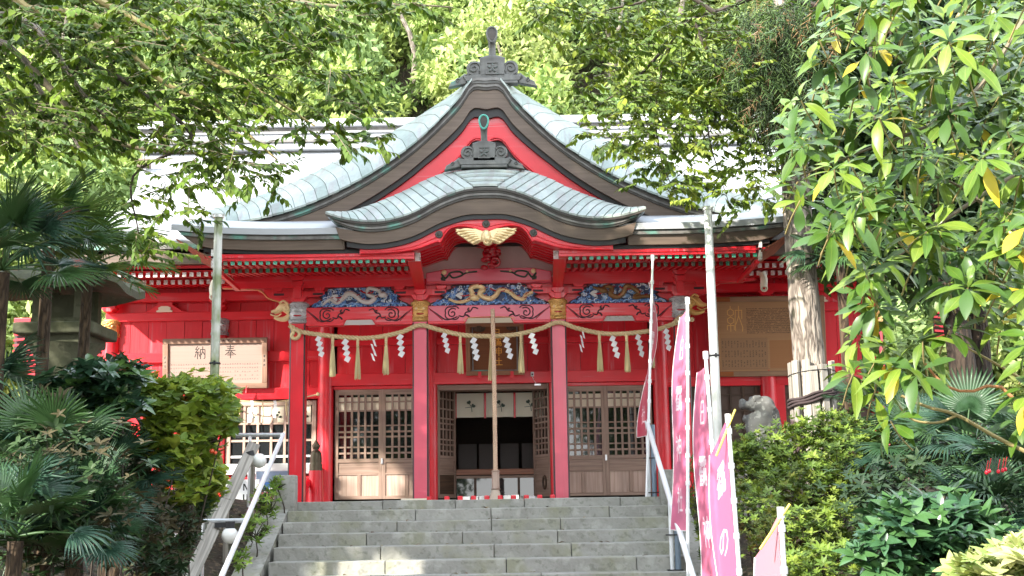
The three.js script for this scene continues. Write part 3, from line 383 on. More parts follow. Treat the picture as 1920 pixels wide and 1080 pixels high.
// the tall gable behind it
const Gf = curve1([[0, 5.885], [0.2, 5.87], [0.36, 5.63], [0.57, 5.385], [0.94, 5.015], [1.3, 4.735], [1.68, 4.49], [2.1, 4.265], [2.56, 4.07], [3.05, 3.925], [3.62, 3.82]]), Gk = (x) => Gf(Math.abs(x));
const G2f = curve1([[0, 6.1], [0.35, 6.02], [0.70, 5.86], [1.04, 5.64], [1.45, 5.40], [1.85, 5.19], [2.25, 4.99], [2.6, 4.80], [3.1, 4.58], [3.6, 4.40], [4.3, 4.22]]);
{
  const cop = (x) => lerp(0.17, 0.125, clamp(x / 0.9)), brn = (x) => lerp(0.27, 0.205, clamp(x / 0.9)), blk = (x) => lerp(0.125, 0.085, clamp(x / 0.9));
  for (const s of SGN) {
    const B = (t, b, x0, x1, z, d) => band((x) => Math.min(t(Math.abs(x))), (x) => b(Math.abs(x)), s * x0, s * x1, 60, z, z - d);
    for (let k = 0; k < 4; k++) part('copper_edge', B((x) => Gf(x) - cop(x) * k / 4 + 0.002, (x) => Gf(x) - cop(x) * (k + 0.94) / 4, 0, 3.62, 0.2 - k * 0.012, 0.3), k % 2 ? M.edgeDark : M.edge, hall);
    part('gable_board', B((x) => Gf(x) - cop(x), (x) => Gf(x) - cop(x) - brn(x), 0, 3.5, 0.145, 0.2), M.brown, hall);
    part('black_strip', B((x) => Gf(x) - cop(x) - brn(x) + 0.01, (x) => Gf(x) - cop(x) - brn(x) - blk(x), 0, 3.4, 0.10, 0.15), M.black, hall);
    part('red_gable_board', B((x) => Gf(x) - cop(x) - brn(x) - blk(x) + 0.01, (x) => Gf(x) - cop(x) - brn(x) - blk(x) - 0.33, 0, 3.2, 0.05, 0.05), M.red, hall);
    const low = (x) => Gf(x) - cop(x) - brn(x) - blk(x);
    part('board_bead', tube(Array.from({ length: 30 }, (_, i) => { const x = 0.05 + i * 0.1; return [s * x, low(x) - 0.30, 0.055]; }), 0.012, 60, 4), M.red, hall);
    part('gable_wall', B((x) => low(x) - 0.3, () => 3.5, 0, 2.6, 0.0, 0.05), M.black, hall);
    // verge sheets that curl over the gable edge
    part('roof_underlay', [slab((u, v) => { const xa = lerp(0.2, 3.6, u), xb = xa + 0.42, e = Math.pow(v, 0.62), x = lerp(xa, xb, v); return [s * x, lerp(Gf(xa), G2f(xb), e) - 0.004, lerp(0.2, -0.8, v)]; }, 40, 6, [0, -0.03, 0]), slab((u, v) => { const x = lerp(0.34, 4.0, u); return [s * x, G2f(x) - 0.004 + 0.12 * v, lerp(-0.8, -3.4, v)]; }, 40, 2, [0, -0.03, 0])], M.edgeDark, hall);
    for (let k = 0; k < 23; k++) { const x0 = 0.2 + k * 0.155, x1 = x0 + 0.157; part('roof_sheet', slab((u, v) => { const xa = lerp(x0, x1, u * 0.95), xb = xa * 1.0 + 0.42, e = Math.pow(v, 0.62), x = lerp(xa, xb, v); return [s * x, lerp(Gf(xa), G2f(xb), e) + 0.012 + 0.007 * u, lerp(0.21, -0.8, v)]; }, 2, 6, [0, -0.03, 0]), k % 4 === 1 ? M.roof2 : M.roof, hall); }
    for (let k = 0; k < 24; k++) { const x0 = 0.34 + k * 0.155; part('roof_sheet', slab((u, v) => { const x = lerp(x0, x0 + 0.157, u * 0.95); return [s * x, G2f(x) + 0.012 + 0.010 * u + 0.12 * v, lerp(-0.8, -3.4, v)]; }, 1, 2, [0, -0.04, 0]), M.roof, hall); }
    part('porch_roof', slab((u, v) => [s * lerp(1.7, 4.03, u), lerp(EV(lerp(1.7, 4.03, u)), 4.5, v) - 0.05 * Math.sin(v * Math.PI), lerp(1.475, -1.6, v)], 10, 8, [0, -0.08, 0]), M.mainRoof, hall);
  }
}
// ridge-end ornaments
function ridgeEnd(name, x, y, z, k, horn, ringMat) {
  const o = sub(name, hall, [x, y, z]), W = 0.2 * k;
  part('base_plate', [poly([[-0.42 * k, -0.05], [0.42 * k, -0.05], [0.46 * k, 0.03], [0.20 * k, 0.06], [-0.20 * k, 0.06], [-0.46 * k, 0.03]], 0.16, -0.08, { bevel: 0.01 }), span(-0.4 * k, 0.4 * k, -0.09, -0.05, -0.06, 0.09, { r: 0.01 })], M.ornament, o);
  part('shield', poly([[-W, 0], [W, 0], [W, 0.33 * k], [0.55 * W, 0.36 * k], [0, 0.38 * k], [-0.55 * W, 0.36 * k], [-W, 0.33 * k]], 0.16, -0.08, { bevel: 0.012 }), M.ornament, o);
  part('crest_frame', [span(-0.105 * k, 0.105 * k, 0.235 * k, 0.255 * k, 0.075, 0.095), span(-0.105 * k, 0.105 * k, 0.05 * k, 0.07 * k, 0.075, 0.095), span(-0.105 * k, -0.085 * k, 0.07 * k, 0.235 * k, 0.075, 0.095), span(0.085 * k, 0.105 * k, 0.07 * k, 0.235 * k, 0.075, 0.095)], M.ornament, o);
  const cr = part('crest', [sph(0.035 * k, 0, 0.16 * k, 0.08, [1, 1, 0.5])], M.ornament, o);
  for (let i = 0; i < 5; i++) { const a = Math.PI / 2 + i * Math.PI * 2 / 5; part('petal', place(sph(0.034 * k, 0, 0, 0, [1.1, 0.6, 0.4]), 0.045 * k * Math.cos(a), 0.155 * k + 0.045 * k * Math.sin(a), 0.085, 0, 0, a), M.ornament, cr); }
  for (const s of SGN) {
    const v = part('volute', [cyl(0.118 * k, 0.118 * k, 0.13, s * 0.29 * k, 0.165 * k, 0, 24, { rx: Math.PI / 2 })], M.ornament, o);
    part('volute_scroll', tube(spiral(s * 0.29 * k, 0.165 * k, 0.07, 0.012 * k, 0.105 * k, 1.6, s > 0 ? 0 : Math.PI, s, 34), 0.016 * k, 60, 5), M.ornament, v);
    part('fin', poly([[s * 0.24 * k, 0.02], [s * 0.44 * k, 0.09 * k], [s * 0.52 * k, 0.02], [s * 0.66 * k, -0.05 * k], [s * 0.70 * k, -0.14 * k], [s * 0.5 * k, -0.10 * k], [s * 0.3 * k, -0.04]], 0.1, -0.06, { bevel: 0.01 }), M.ornament, o);
    part('fin_scroll', [tube(spiral(s * 0.42 * k, 0.02, 0.045, 0.008, 0.05 * k, 1.1, 0, s, 14), 0.013 * k, 20, 4), tube(spiral(s * 0.55 * k, -0.03 * k, 0.045, 0.006, 0.035 * k, 1.1, 1, s, 12), 0.011 * k, 16, 4)], M.ornament, o);
  }
  const hn = part('horn', limb([[0, 0.33 * k, -0.03], [0, 0.45 * k, -0.02], [0, 0.55 * k, 0.0], [0, 0.62 * k, 0.03]], [0.062 * k, 0.058 * k, 0.056 * k, 0.065 * k], 10, 14), M.ornament, o);
  const egg = (q) => Array.from({ length: 32 }, (_, i) => { const a = i / 32 * Math.PI * 2; return V(Math.sin(a) * 0.078 * k * q * (1 + 0.18 * Math.cos(a)), 0.70 * k + Math.cos(a) * 0.125 * k * q, 0.09); });
  part('horn_end', [poly(egg(1.12).map((p) => [p.x, p.y]), 0.1, 0.0, { bevel: 0.01 })], M.ornament, hn);
  part('horn_rim', tube(egg(0.98).map((p) => V(p.x, p.y, 0.102)), 0.018 * k, 60, 6, true), ringMat, hn);
  part('horn_hollow', poly(egg(0.74).map((p) => [p.x, p.y]), 0.012, 0.094), M.edgeDark, hn);
  return o;
}
ridgeEnd('ridge_end_ornament', 0.09, 5.90, 0.10, 0.9, 1, M.ornament);
ridgeEnd('ridge_end_ornament', -0.03, 4.53, 0.62, 0.78, 1, M.verdigris);
// low winged roof ridge behind the top ornament
part('gable_ridge', [span(-0.22, 0.22, 5.9, 6.25, -5.5, -0.1, { r: 0.02 })], M.roof, hall);
// ---------------------------------------------------------------- main roof
const prof = (s) => 3.83 + 2.85 * Math.pow(s, 1.12), leftEnd = curve1([[0, 6.62], [0.3, 6.2], [0.5, 6.12], [0.75, 6.4], [1, 6.72]]);
{
  const g = []; const N = 46; for (let k = 0; k < N; k++) for (const s of SGN) { const s0 = k / N, s1 = (k + 1.1) / N; g.push(slab((u, v) => { const t = lerp(s0, s1, v), xo = leftEnd(Math.min(1, t)); return [s * lerp(0, xo, u), prof(t) + 0.024 * (1 - v), lerp(-0.9, -6, t)]; }, 6, 1, [0, -0.03, 0])); }
  tag(part('roof_courses', g, M.mainRoof, hall), null, null, null, 'stuff');
  part('roof_underside', slab((u, v) => [lerp(-6.1, 6.1, u), prof(v) - 0.12, lerp(-0.95, -6, v)], 1, 8, [0, -0.05, 0]), M.brown, hall);
  part('rear_roof', slab((u, v) => [lerp(-6.6, 6.6, u), prof(1 - v), lerp(-6, -11, v)], 1, 6, [0, -0.08, 0]), M.mainRoof, hall);
  for (const [w, y0, y1, d, m] of [[6.7, 6.62, 6.74, 0.66, M.mainRoof], [6.72, 6.74, 6.80, 0.74, M.edge], [6.7, 6.80, 6.92, 0.60, M.mainRoof], [6.72, 6.92, 6.96, 0.68, M.mainRoof], [6.7, 6.96, 7.05, 0.58, M.edge], [6.74, 7.05, 7.19, 0.76, M.mainRoof]]) part('ridge_course', box(w * 2, y1 - y0, d, 0, (y0 + y1) / 2, -6, { r: 0.012 }), m, hall);
  part('roof_vent', [cyl(0.08, 0.08, 0.2, -6.35, 6.16, -4.85, 14, { rz: Math.PI / 2 }), box(0.22, 0.06, 0.16, -6.35, 6.1, -4.85)], M.brown, hall);
  for (const s of SGN) {
    part('copper_edge', s < 0 ? span(-6.62, -3, 3.715, 3.83, -1.2, -0.88) : span(3, 6.62, 3.715, 3.83, -1.2, -0.88), M.edge, hall);
    part('eave_board', s < 0 ? span(-6.5, -3, 3.50, 3.714, -1.2, -0.95) : span(3, 6.5, 3.50, 3.714, -1.2, -0.95), M.brown, hall);
    part('red_eave_board', s < 0 ? span(-6.3, -3, 3.42, 3.495, -1.25, -1.05) : span(3, 6.3, 3.42, 3.495, -1.25, -1.05), M.red, hall);
    for (let k = 0; k < 29; k++) {
      const x = s * (3.25 + k * 0.108);
      const a = part('rafter', slab((u, v) => [x + (u - 0.5) * 0.05, lerp(3.405, 3.56, v), lerp(-1.12, -2.4, v)], 1, 1, [0, -0.065, 0]), M.red, hall); part('rafter_end', box(0.06, 0.07, 0.008, x, 3.372, -1.116), M.whiteWorn, a);
      const x2 = x + s * 0.05, b = part('rafter', slab((u, v) => [x2 + (u - 0.5) * 0.05, lerp(3.355, 3.45, v), lerp(-1.48, -2.4, v)], 1, 1, [0, -0.065, 0]), M.red, hall); part('rafter_end', box(0.06, 0.07, 0.008, x2, 3.322, -1.476), M.whiteWorn, b);
    }
    part('roof_boarding', slab((u, v) => [s * lerp(2.9, 6.3, u), lerp(3.42, 3.62, v), lerp(-1.05, -2.5, v)], 1, 1, [0, 0.03, 0]), M.red, hall);
  }
}
// ---------------------------------------------------------------- walls of the hall
const ZW = -2.4;
function planks(x0, x1, y0, y1, z, w, mat, d = 0.04) { const n = Math.max(1, Math.round((x1 - x0) / w)); for (let k = 0; k < n; k++) { const a = lerp(x0, x1, k / n), b = lerp(x0, x1, (k + 1) / n); part('wall_plank', span(a + 0.003, b - 0.003, y0, y1, z - d, z - (k % 3) * 0.003, { off: k * 0.37 % 1 }), mat === M.red ? [M.red, M.red2, M.red3][(k * 7 + 3) % 3] : mat, hall); } }
const beam = (x0, x1, y0, y1, z0 = ZW - 0.1, z1 = ZW + 0.06, m = M.red, n = 'wall_beam') => part(n, span(x0, x1, y0, y1, z0, z1, { r: 0.008 }), m, hall);
planks(-6.0, -2.6, 1.78, 2.20, ZW, 0.29, M.redWorn); planks(-6.0, -2.6, 2.36, 2.86, ZW, 0.29, M.red); planks(2.6, 6.0, 1.78, 2.86, ZW, 0.29, M.red);
planks(-2.45, -1.02, 1.97, 2.86, ZW, 0.36, M.red); planks(1.02, 2.45, 1.97, 2.86, ZW, 0.36, M.red); planks(-0.9, 0.9, 1.98, 2.86, ZW, 0.36, M.red);
planks(-6.0, 6.0, 3.0, 3.5, ZW - 0.06, 0.5, M.red);
beam(-6.05, -2.55, 2.20, 2.36); beam(-6.05, -2.55, 1.60, 1.78); beam(-6.1, 6.1, 2.86, 3.0); beam(2.55, 6.05, 1.70, 1.84); beam(-6.1, 6.1, 3.16, 3.30, ZW - 0.1, ZW + 0.16);
beam(-2.55, 2.55, 1.79, 1.975, ZW - 0.1, ZW + 0.10); beam(-2.5, -1.0, 1.735, 1.788, ZW - 0.1, ZW + 0.05); beam(1.0, 2.5, 1.735, 1.788, ZW - 0.1, ZW + 0.05); beam(-2.5, 2.5, 2.42, 2.52);
for (const [x, cap] of [[-6.02, M.gold], [-4.3, M.silver], [-2.62, null], [-0.97, null], [0.97, null], [2.62, null], [4.3, M.silver], [6.02, M.gold]]) {
  const r = Math.abs(x) < 1 ? 0.10 : 0.125;
  part('round_column', cyl(r, r * 0.97, 2.86, x, 1.43, ZW + 0.02, 24), M.red, hall);
  if (cap) capital(x, 2.75, ZW + 0.02, 0.135, 0.28, cap, M.lacquer, hall, 'lion_capital');
  part('column_bracket', [flare(x, 3.0, ZW + 0.12, 0.12, 0.22, 0.09, 0.2), flare(x, 3.09, ZW + 0.16, 0.14, 0.24, 0.07, 0.2)], M.red, hall);
}
for (const x of [-5.17, 5.17]) { // frog-leg struts with pale cut-outs
  const st = part('frog_leg_strut', poly([[x - 0.4, 3.0], [x - 0.28, 3.02], [x - 0.12, 3.12], [x - 0.12, 3.16], [x + 0.12, 3.16], [x + 0.12, 3.12], [x + 0.28, 3.02], [x + 0.4, 3.0]], 0.06, ZW + 0.0, { bevel: 0.006 }), M.red, hall);
  part('strut_cutout', poly([[x - 0.12, 3.0], [x - 0.13, 3.02], [x - 0.09, 3.04], [x - 0.10, 3.07], [x - 0.05, 3.095], [x + 0.05, 3.095], [x + 0.10, 3.07], [x + 0.09, 3.04], [x + 0.13, 3.02], [x + 0.12, 3.0]], 0.02, ZW + 0.065), M.cream, st);
}
// side and rear walls, floor and ceiling: the dark interior
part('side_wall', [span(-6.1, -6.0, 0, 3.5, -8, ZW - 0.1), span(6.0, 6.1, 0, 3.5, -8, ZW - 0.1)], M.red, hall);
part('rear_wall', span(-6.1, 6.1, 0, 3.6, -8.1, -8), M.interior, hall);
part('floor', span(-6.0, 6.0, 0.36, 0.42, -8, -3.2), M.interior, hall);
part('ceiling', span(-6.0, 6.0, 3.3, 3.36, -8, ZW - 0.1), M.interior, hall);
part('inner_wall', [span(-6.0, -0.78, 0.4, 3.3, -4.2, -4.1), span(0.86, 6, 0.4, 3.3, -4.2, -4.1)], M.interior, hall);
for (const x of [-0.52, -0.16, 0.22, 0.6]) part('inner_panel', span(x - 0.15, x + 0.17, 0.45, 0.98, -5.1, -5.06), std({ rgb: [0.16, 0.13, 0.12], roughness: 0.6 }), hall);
// lattice doors: stile, rail, bar, panel, pane behind
function latticeDoor(x0, x1, name, parent) {
  const D = sub(name, parent), z = ZW + 0.03, y0 = 0.04, y1 = 1.735, w = 0.055;
  const B = (n, a, b, c, d, m = M.wood, zz = z, t = 0.035) => part(n, span(a, b, c, d, zz - t, zz, { r: 0.003, off: a * 3.3 + c }), m, D);
  B('stile', x0, x0 + w, y0, y1); B('stile', x1 - w, x1, y0, y1); B('top_rail', x0 + w, x1 - w, y1 - 0.085, y1);
  const bars = [0.085, 0.235, 0.335, 0.56, 0.635, 0.715, 0.87, 0.955, 1.10]; // depths of the cross bars below the top
  const yb = 0.66; B('rail', x0 + w, x1 - w, yb - 0.06, yb); B('rail', x0 + w, x1 - w, 0.41, 0.44); B('rail', x0 + w, x1 - w, y0, y0 + 0.05);
  B('wide_panel', x0 + w, x1 - w, 0.44, yb - 0.06, M.wood, z - 0.014, 0.012);
  const n = 6, W = (x1 - x0 - 2 * w) / n; for (let k = 1; k < n; k++) B('lattice_bar', x0 + w + k * W - 0.017, x0 + w + k * W + 0.017, yb, y1 - 0.085, M.wood, z - 0.002, 0.022);
  for (const [t, h] of [[0.165, 0.022], [0.30, 0.024], [0.535, 0.022], [0.625, 0.03], [0.705, 0.028], [0.865, 0.024], [0.955, 0.03]]) B('lattice_bar', x0 + w, x1 - w, y1 - 0.02 - t - h, y1 - 0.02 - t, M.wood, z - 0.012, 0.018);
  const mid = x0 + w + (x1 - x0 - 2 * w) * 0.52; B('mullion', mid - 0.028, mid + 0.028, y0 + 0.05, 0.41);
  B('panel', x0 + w, mid - 0.028, y0 + 0.05, 0.41, M.woodPale, z - 0.014, 0.012); B('panel', mid + 0.028, x1 - w, y0 + 0.05, 0.41, M.woodPale, z - 0.014, 0.012);
  part('glass_pane', span(x0 + w, x1 - w, yb, y1 - 0.085, z - 0.045, z - 0.041), M.glassDark, D);
  part('paper_strip', [span(x0 + w, x1 - w, y1 - 0.33, y1 - 0.12, z - 0.041, z - 0.038)], M.cream, D);
  return D;
}
for (const [a, b] of [[-2.47, -1.735], [-1.735, -1.0], [1.0, 1.735], [1.735, 2.47]]) latticeDoor(a, b, 'lattice_door', hall);
for (const x of [-1.735, 1.735]) part('door_latch', [box(0.03, 0.09, 0.015, x, 0.62, ZW + 0.04, { r: 0.004 }), cyl(0.012, 0.012, 0.02, x, 0.60, ZW + 0.05, 8, { rx: Math.PI / 2 })], M.steel, hall);
// the two open leaves of the middle door
for (const s of SGN) {
  const L = sub('open_door', hall, [s * 0.93, 0, ZW + 0.02], s * -1.16), w = 0.74, X = (t) => -s * t;
  const B = (n, a, b, c, d, m = M.wood, zz = 0, t = 0.035) => part(n, span(Math.min(X(a), X(b)), Math.max(X(a), X(b)), c, d, zz - t / 2, zz + t / 2, { r: 0.003, off: a + c }), m, L);
  B('stile', 0, 0.06, 0.04, 1.86); B('stile', w - 0.06, w, 0.04, 1.86); B('rail', 0.06, w - 0.06, 1.77, 1.86); B('rail', 0.06, w - 0.06, 0.62, 0.70); B('rail', 0.06, w - 0.06, 0.40, 0.44); B('rail', 0.06, w - 0.06, 0.04, 0.1);
  for (let k = 1; k < 5; k++) B('lattice_bar', 0.06 + k * 0.124 - 0.016, 0.06 + k * 0.124 + 0.016, 0.70, 1.77, M.wood, 0, 0.024);
  for (const y of [0.76, 0.86, 0.94, 1.1, 1.19, 1.27, 1.42, 1.58]) B('lattice_bar', 0.06, w - 0.06, y, y + 0.026, M.wood, 0, 0.018);
  B('panel', 0.06, w - 0.06, 0.44, 0.62, M.wood, 0, 0.014); B('panel', 0.06, w - 0.06, 0.1, 0.40, s < 0 ? M.woodDark : M.wood, 0, 0.014);
  B('folded_leaf', 0.0, 0.05, 0.04, 1.88, M.wood, s < 0 ? 0.05 : 0.05, 0.05);
  if (s > 0) part('plaque_ring', place(new THREE.TorusGeometry(0.07, 0.02, 6, 16), X(0.33), 0.26, 0.015, 0, 0, 0, [0.8, 1.3, 1]), M.woodDark, L);
}
part('door_header', span(-0.95, 0.95, 1.70, 1.785, ZW - 0.3, ZW + 0.02, { r: 0.006 }), M.wood, hall);
part('door_sill', [span(-0.9, 0.95, 0.40, 0.49, -3.2, -3.1, { r: 0.006 })], std({ map: M.wood.map, color: 0xffc8a8, roughness: 0.5 }), hall);
part('door_sill', [span(-0.9, 0.95, 0.345, 0.385, -3.2, -3.12, { r: 0.004 })], M.wood, hall);
for (const [a, b] of [[-0.66, -0.34], [-0.30, 0.02], [0.06, 0.36], [0.40, 0.74]]) { part('glass_panel', span(a, b, 0.0, 0.345, -3.18, -3.16), M.glassDark, hall); part('panel_stile', span(b, b + 0.04, 0, 0.345, -3.19, -3.14), M.woodDark, hall); }
// left aisle window: outer frame, sashes with paper above and glass below
{
  const W = sub('aisle_window', hall), z = ZW + 0.04, x0 = -4.16, x1 = -2.76, y0 = 0.50, y1 = 1.575;
  const B = (n, a, b, c, d, m = M.woodPale, zz = z, t = 0.05) => part(n, span(a, b, c, d, zz - t, zz, { r: 0.004 }), m, W);
  B('frame', x0, x0 + 0.07, y0, y1); B('frame', x1 - 0.07, x1, y0, y1); B('frame', x0 + 0.07, x1 - 0.07, y1 - 0.07, y1); B('frame', x0 + 0.07, x1 - 0.07, y0, y0 + 0.06, M.white);
  const n = 6, w = (x1 - x0 - 0.14) / n; for (let k = 1; k < n; k++) B('sash_bar', x0 + 0.07 + k * w - 0.02, x0 + 0.07 + k * w + 0.02, y0 + 0.06, y1 - 0.07, M.woodPale, z - 0.012, 0.03);
  for (const y of [0.70, 0.945, 1.21]) B('sash_bar', x0 + 0.07, x1 - 0.07, y, y + 0.035, y < 0.8 ? M.white : M.woodPale, z - 0.014, 0.026);
  for (let k = 0; k < n; k++) { const a = x0 + 0.07 + k * w + 0.02, b = a + w - 0.04; B('pane', a, b, 0.56, 1.21, M.glassDark, z - 0.034, 0.006); B('paper_pane', a, b, 1.245, y1 - 0.07, k === 0 ? M.woodDark : M.cream, z - 0.034, 0.006); }
  for (const k of [1, 3, 5]) { const cx = x0 + 0.07 + (k + 0.5) * w; part('leaf_crest', [sph(0.022, cx - 0.02, 1.36, z - 0.03, [1, 0.9, 0.2]), sph(0.022, cx + 0.03, 1.33, z - 0.03, [1, 0.9, 0.2]), sph(0.018, cx + 0.005, 1.40, z - 0.03, [1, 0.9, 0.2])], M.leafDark, W); }
}
planks(-6.0, -2.8, 0.0, 0.5, ZW, 0.4, M.red); planks(-6.0, -4.2, 0.5, 1.6, ZW, 0.3, M.redWorn);
part('white_shelf', span(-4.3, -2.72, 0.44, 0.60, ZW + 0.05, ZW + 0.35, { r: 0.01 }), M.white, hall);
part('veranda_rail', [span(-4.4, -2.74, 0.33, 0.40, ZW + 0.3, ZW + 0.38, { r: 0.01 }), span(-4.4, -2.74, 0.0, 0.30, ZW + 0.2, ZW + 0.26)], M.red, hall);
// right aisle: dark lattice under the beam
{
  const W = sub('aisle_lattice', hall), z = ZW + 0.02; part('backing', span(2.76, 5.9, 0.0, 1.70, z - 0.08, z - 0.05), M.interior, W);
  for (let k = 0; k < 15; k++) part('lattice_bar', span(2.9 + k * 0.2, 2.93 + k * 0.2, 0.1, 1.70, z - 0.05, z - 0.02), M.woodDark, W);
  for (const y of [0.5, 0.9, 1.3, 1.55]) part('lattice_bar', span(2.8, 5.9, y, y + 0.03, z - 0.045, z - 0.025), M.woodDark, W);
  part('red_post', [span(4.32, 4.55, 0, 1.70, z - 0.04, z + 0.05)], M.red, W);
}
// slatted screens of the wing to the left and right
for (const s of SGN) for (const [x0, x1, y0, y1, z, n, tilt] of s < 0 ? [[6.15, 7.0, 1.1, 2.5, -3.2, 18, 0.16], [6.9, 8.3, 2.3, 3.15, -4.2, 9, -0.1]] : [[7.6, 8.05, 2.7, 3.5, -4.2, 10, -0.1]]) {
  const scr = sub('slatted_screen', hall); for (const y of [y0 - 0.08, y1]) part('screen_frame', span(Math.min(s * x0, s * x1), Math.max(s * x0, s * x1), y, y + 0.08, z - 0.06, z + 0.02), M.red, scr);
  for (let k = 0; k < n; k++) { const y = lerp(y0, y1, (k + 0.5) / n); part('slat', box(x1 - x0, 0.034, 0.03, s * (x0 + x1) / 2, y, z, { rz: s * tilt }), M.red, scr); }
  part('backing', box(x1 - x0, y1 - y0, 0.02, s * (x0 + x1) / 2, (y0 + y1) / 2, z - 0.06), M.trim, scr);
}
// ---------------------------------------------------------------- ground, steps, kerbs
const stepY = [0.012, -0.094, -0.224, -0.352, -0.488, -0.628, -0.772, -0.915, -1.06, -1.205, -1.35, -1.5], TR = 0.33, Z0 = 1.6;
const bankY = (x, z) => { const t = clamp((z - 1.3) / 4.2); let y = lerp(-0.02, -1.62, t); const l = clamp((-2.75 - x) / 2.2), r = clamp((x - 2.4) / 2.0); y += l * (0.35 + 0.85 * t) + r * (0.35 * clamp((z - 0.8) / 1.2) + 0.75 * t); return y; };
{
  const g = grid((u, v) => { const x = -40 + 80 * u, z = 22 - 34 * v; const inside = x > -2.6 && x < 2.25 && z > 1.2; let y = z < 0.9 ? -0.02 : bankY(x, z); if (inside) y = lerp(-0.35, -1.62, clamp((z - 1.3) / 4.2)); y += 0.03 * (fbm(u * 1, v * 1, 60, 40, 3, 201) - 0.5) * (z > 1.2 && !inside ? 2 : 0.2); return [x, y - (inside ? 0.12 : 0), z]; }, 320, 170, true);
  const gg = metric(g); const o = solo('ground', gg, M.soil); tag(o, 'dark leaf-strewn soil of the banks and forecourt', null, null, 'structure');
}
{
  const st = thing('stone_steps', 'mossy grey stone steps climbing to the shrine', null); tag(st, null, null, null, 'structure');
  const r = rngOf(77);
  stepY.forEach((y, k) => {
    const z = Z0 + TR * k, h = (k ? stepY[k - 1] - y : 0.16), x0 = -2.47 + 0.012 * k, x1 = 2.07 + 0.018 * k; let x = x0; const deep = k ? TR + 0.06 : 0.5;
    while (x < x1 - 0.05) { let w = 0.8 + r() * 0.75; if (x + w > x1 - 0.5) w = x1 - x; const bot = (stepY[k + 1] ?? y - 0.15) - 0.03, dy = (r() - 0.5) * 0.012, dz = (r() - 0.5) * 0.012;
      const b = new RoundedBoxGeometry(w - 0.006, y - bot, deep, 2, 0.012), p = b.attributes.position; for (let i = 0; i < p.count; i++) { const X = p.getX(i), Y = p.getY(i), Z = p.getZ(i), n = fbm((X + x) * 0.21 + 3, (Y + k) * 0.33 + 2, 16, 16, 3, 211) - 0.5; p.setXYZ(i, X, Y + 0.012 * n, Z + 0.014 * n); }
      part('step_stone', place(metric(b, false, 1, r()), x + w / 2, (y + bot) / 2 + dy * 0.5, z - deep / 2 + dz), M.stone, st); x += w; }
  });
}
for (const s of SGN) {
  const kb = thing('stone_kerb', s < 0 ? 'sloping grey stone kerb left of the steps' : 'sloping grey stone kerb right of the steps behind the handrail posts', 'kerb');
  const x0 = s < 0 ? -2.76 : 2.12, x1 = s < 0 ? -2.46 : 2.34;
  for (let k = 0; k < 6; k++) { const za = 1.55 + k * 0.72, zb = za + 0.712, Y = (z) => 0.05 - (z - 1.55) * 0.425; part('kerb_slab', slab((u, v) => { const z = lerp(za, zb, v); return [lerp(x0, x1, u), Y(z) + 0.012 * ((k * 37 % 5) / 5 - 0.5), z]; }, 2, 2, [0, -0.42, 0]), M.stonePale, kb); }
}
for (const s of SGN) solo('stone_post', s < 0 ? [box(0.25, 0.75, 0.22, -2.51, -0.04, 1.72, { r: 0.02 })] : [box(0.26, 0.75, 0.24, 2.17, -0.04, 1.55, { r: 0.02 })], M.stone, s < 0 ? 'squat mossy stone post at the left end of the top step' : 'squat stone post at the right end of the top step behind grey pipes', 'stone post', 'stone posts at the top step');
// paved forecourt between the steps and the hall
solo('forecourt', span(-6, 6, -0.30, -0.012, -2.2, 1.28), M.stonePale, 'flat stone forecourt between the steps and the hall').userData.kind = 'structure';
// ---------------------------------------------------------------- ropes, streamers, tassels
const X0 = -0.05;
const ropeCurve = new THREE.CatmullRomCurve3([[-2.74, 2.40], [-2.60, 2.32], [-2.31, 2.265], [-1.65, 2.21], [-1.2, 2.285], [-0.95, 2.375], [-0.7, 2.31], [-0.34, 2.228], [0.31, 2.22], [0.7, 2.30], [0.95, 2.385], [1.2, 2.30], [1.62, 2.215], [2.28, 2.262], [2.62, 2.37], [2.80, 2.40]].map(([x, y]) => V(x + X0, y, 0.155)));
function twisted(curve, R, r, turns, n, seg, rad = 6) {
  const L = []; for (let k = 0; k < n; k++) { const p = []; for (let i = 0; i <= seg; i++) { const t = i / seg, c = curve.getPointAt(t), a = turns * t * Math.PI * 2 + k * 2 * Math.PI / n, T = curve.getTangentAt(t), N = V(-T.y, T.x, 0).normalize(), B = V(0, 0, 0).crossVectors(T, N); p.push(c.clone().addScaledVector(N, R * Math.cos(a)).addScaledVector(B, R * Math.sin(a))); } L.push(new THREE.TubeGeometry(new THREE.CatmullRomCurve3(p), seg, r, rad)); } return L;
}
{
  const rp = thing('straw_rope', 'long twisted straw rope swagged across the four porch pillars', 'rope');
  for (const g of twisted(ropeCurve, 0.017, 0.0185, 34, 3, 260)) part('strand', metric(g), M.rope, rp);
  part('knot_loop', [tube(spiral(-2.66 + X0, 2.265, 0.17, 0.03, 0.075, 1.1, 1.6, 1, 20), 0.026, 36, 7)], M.rope, rp);
  part('knot_loop', [tube([[2.50 + X0, 2.33, 0.17], [2.62 + X0, 2.44, 0.19], [2.72 + X0, 2.42, 0.18], [2.62 + X0, 2.35, 0.2], [2.54 + X0, 2.40, 0.19]], 0.022, 30, 7)], M.rope, rp);
}
const ropeY = (x) => { let lo = 0, hi = 1; for (let k = 0; k < 24; k++) { const m = (lo + hi) / 2; ropeCurve.getPointAt(m).x < x ? (lo = m) : (hi = m); } return ropeCurve.getPointAt(lo).y; };
const ORD = ['first', 'second', 'third', 'fourth', 'fifth', 'sixth', 'seventh', 'eighth', 'ninth', 'tenth', 'eleventh', 'twelfth'];
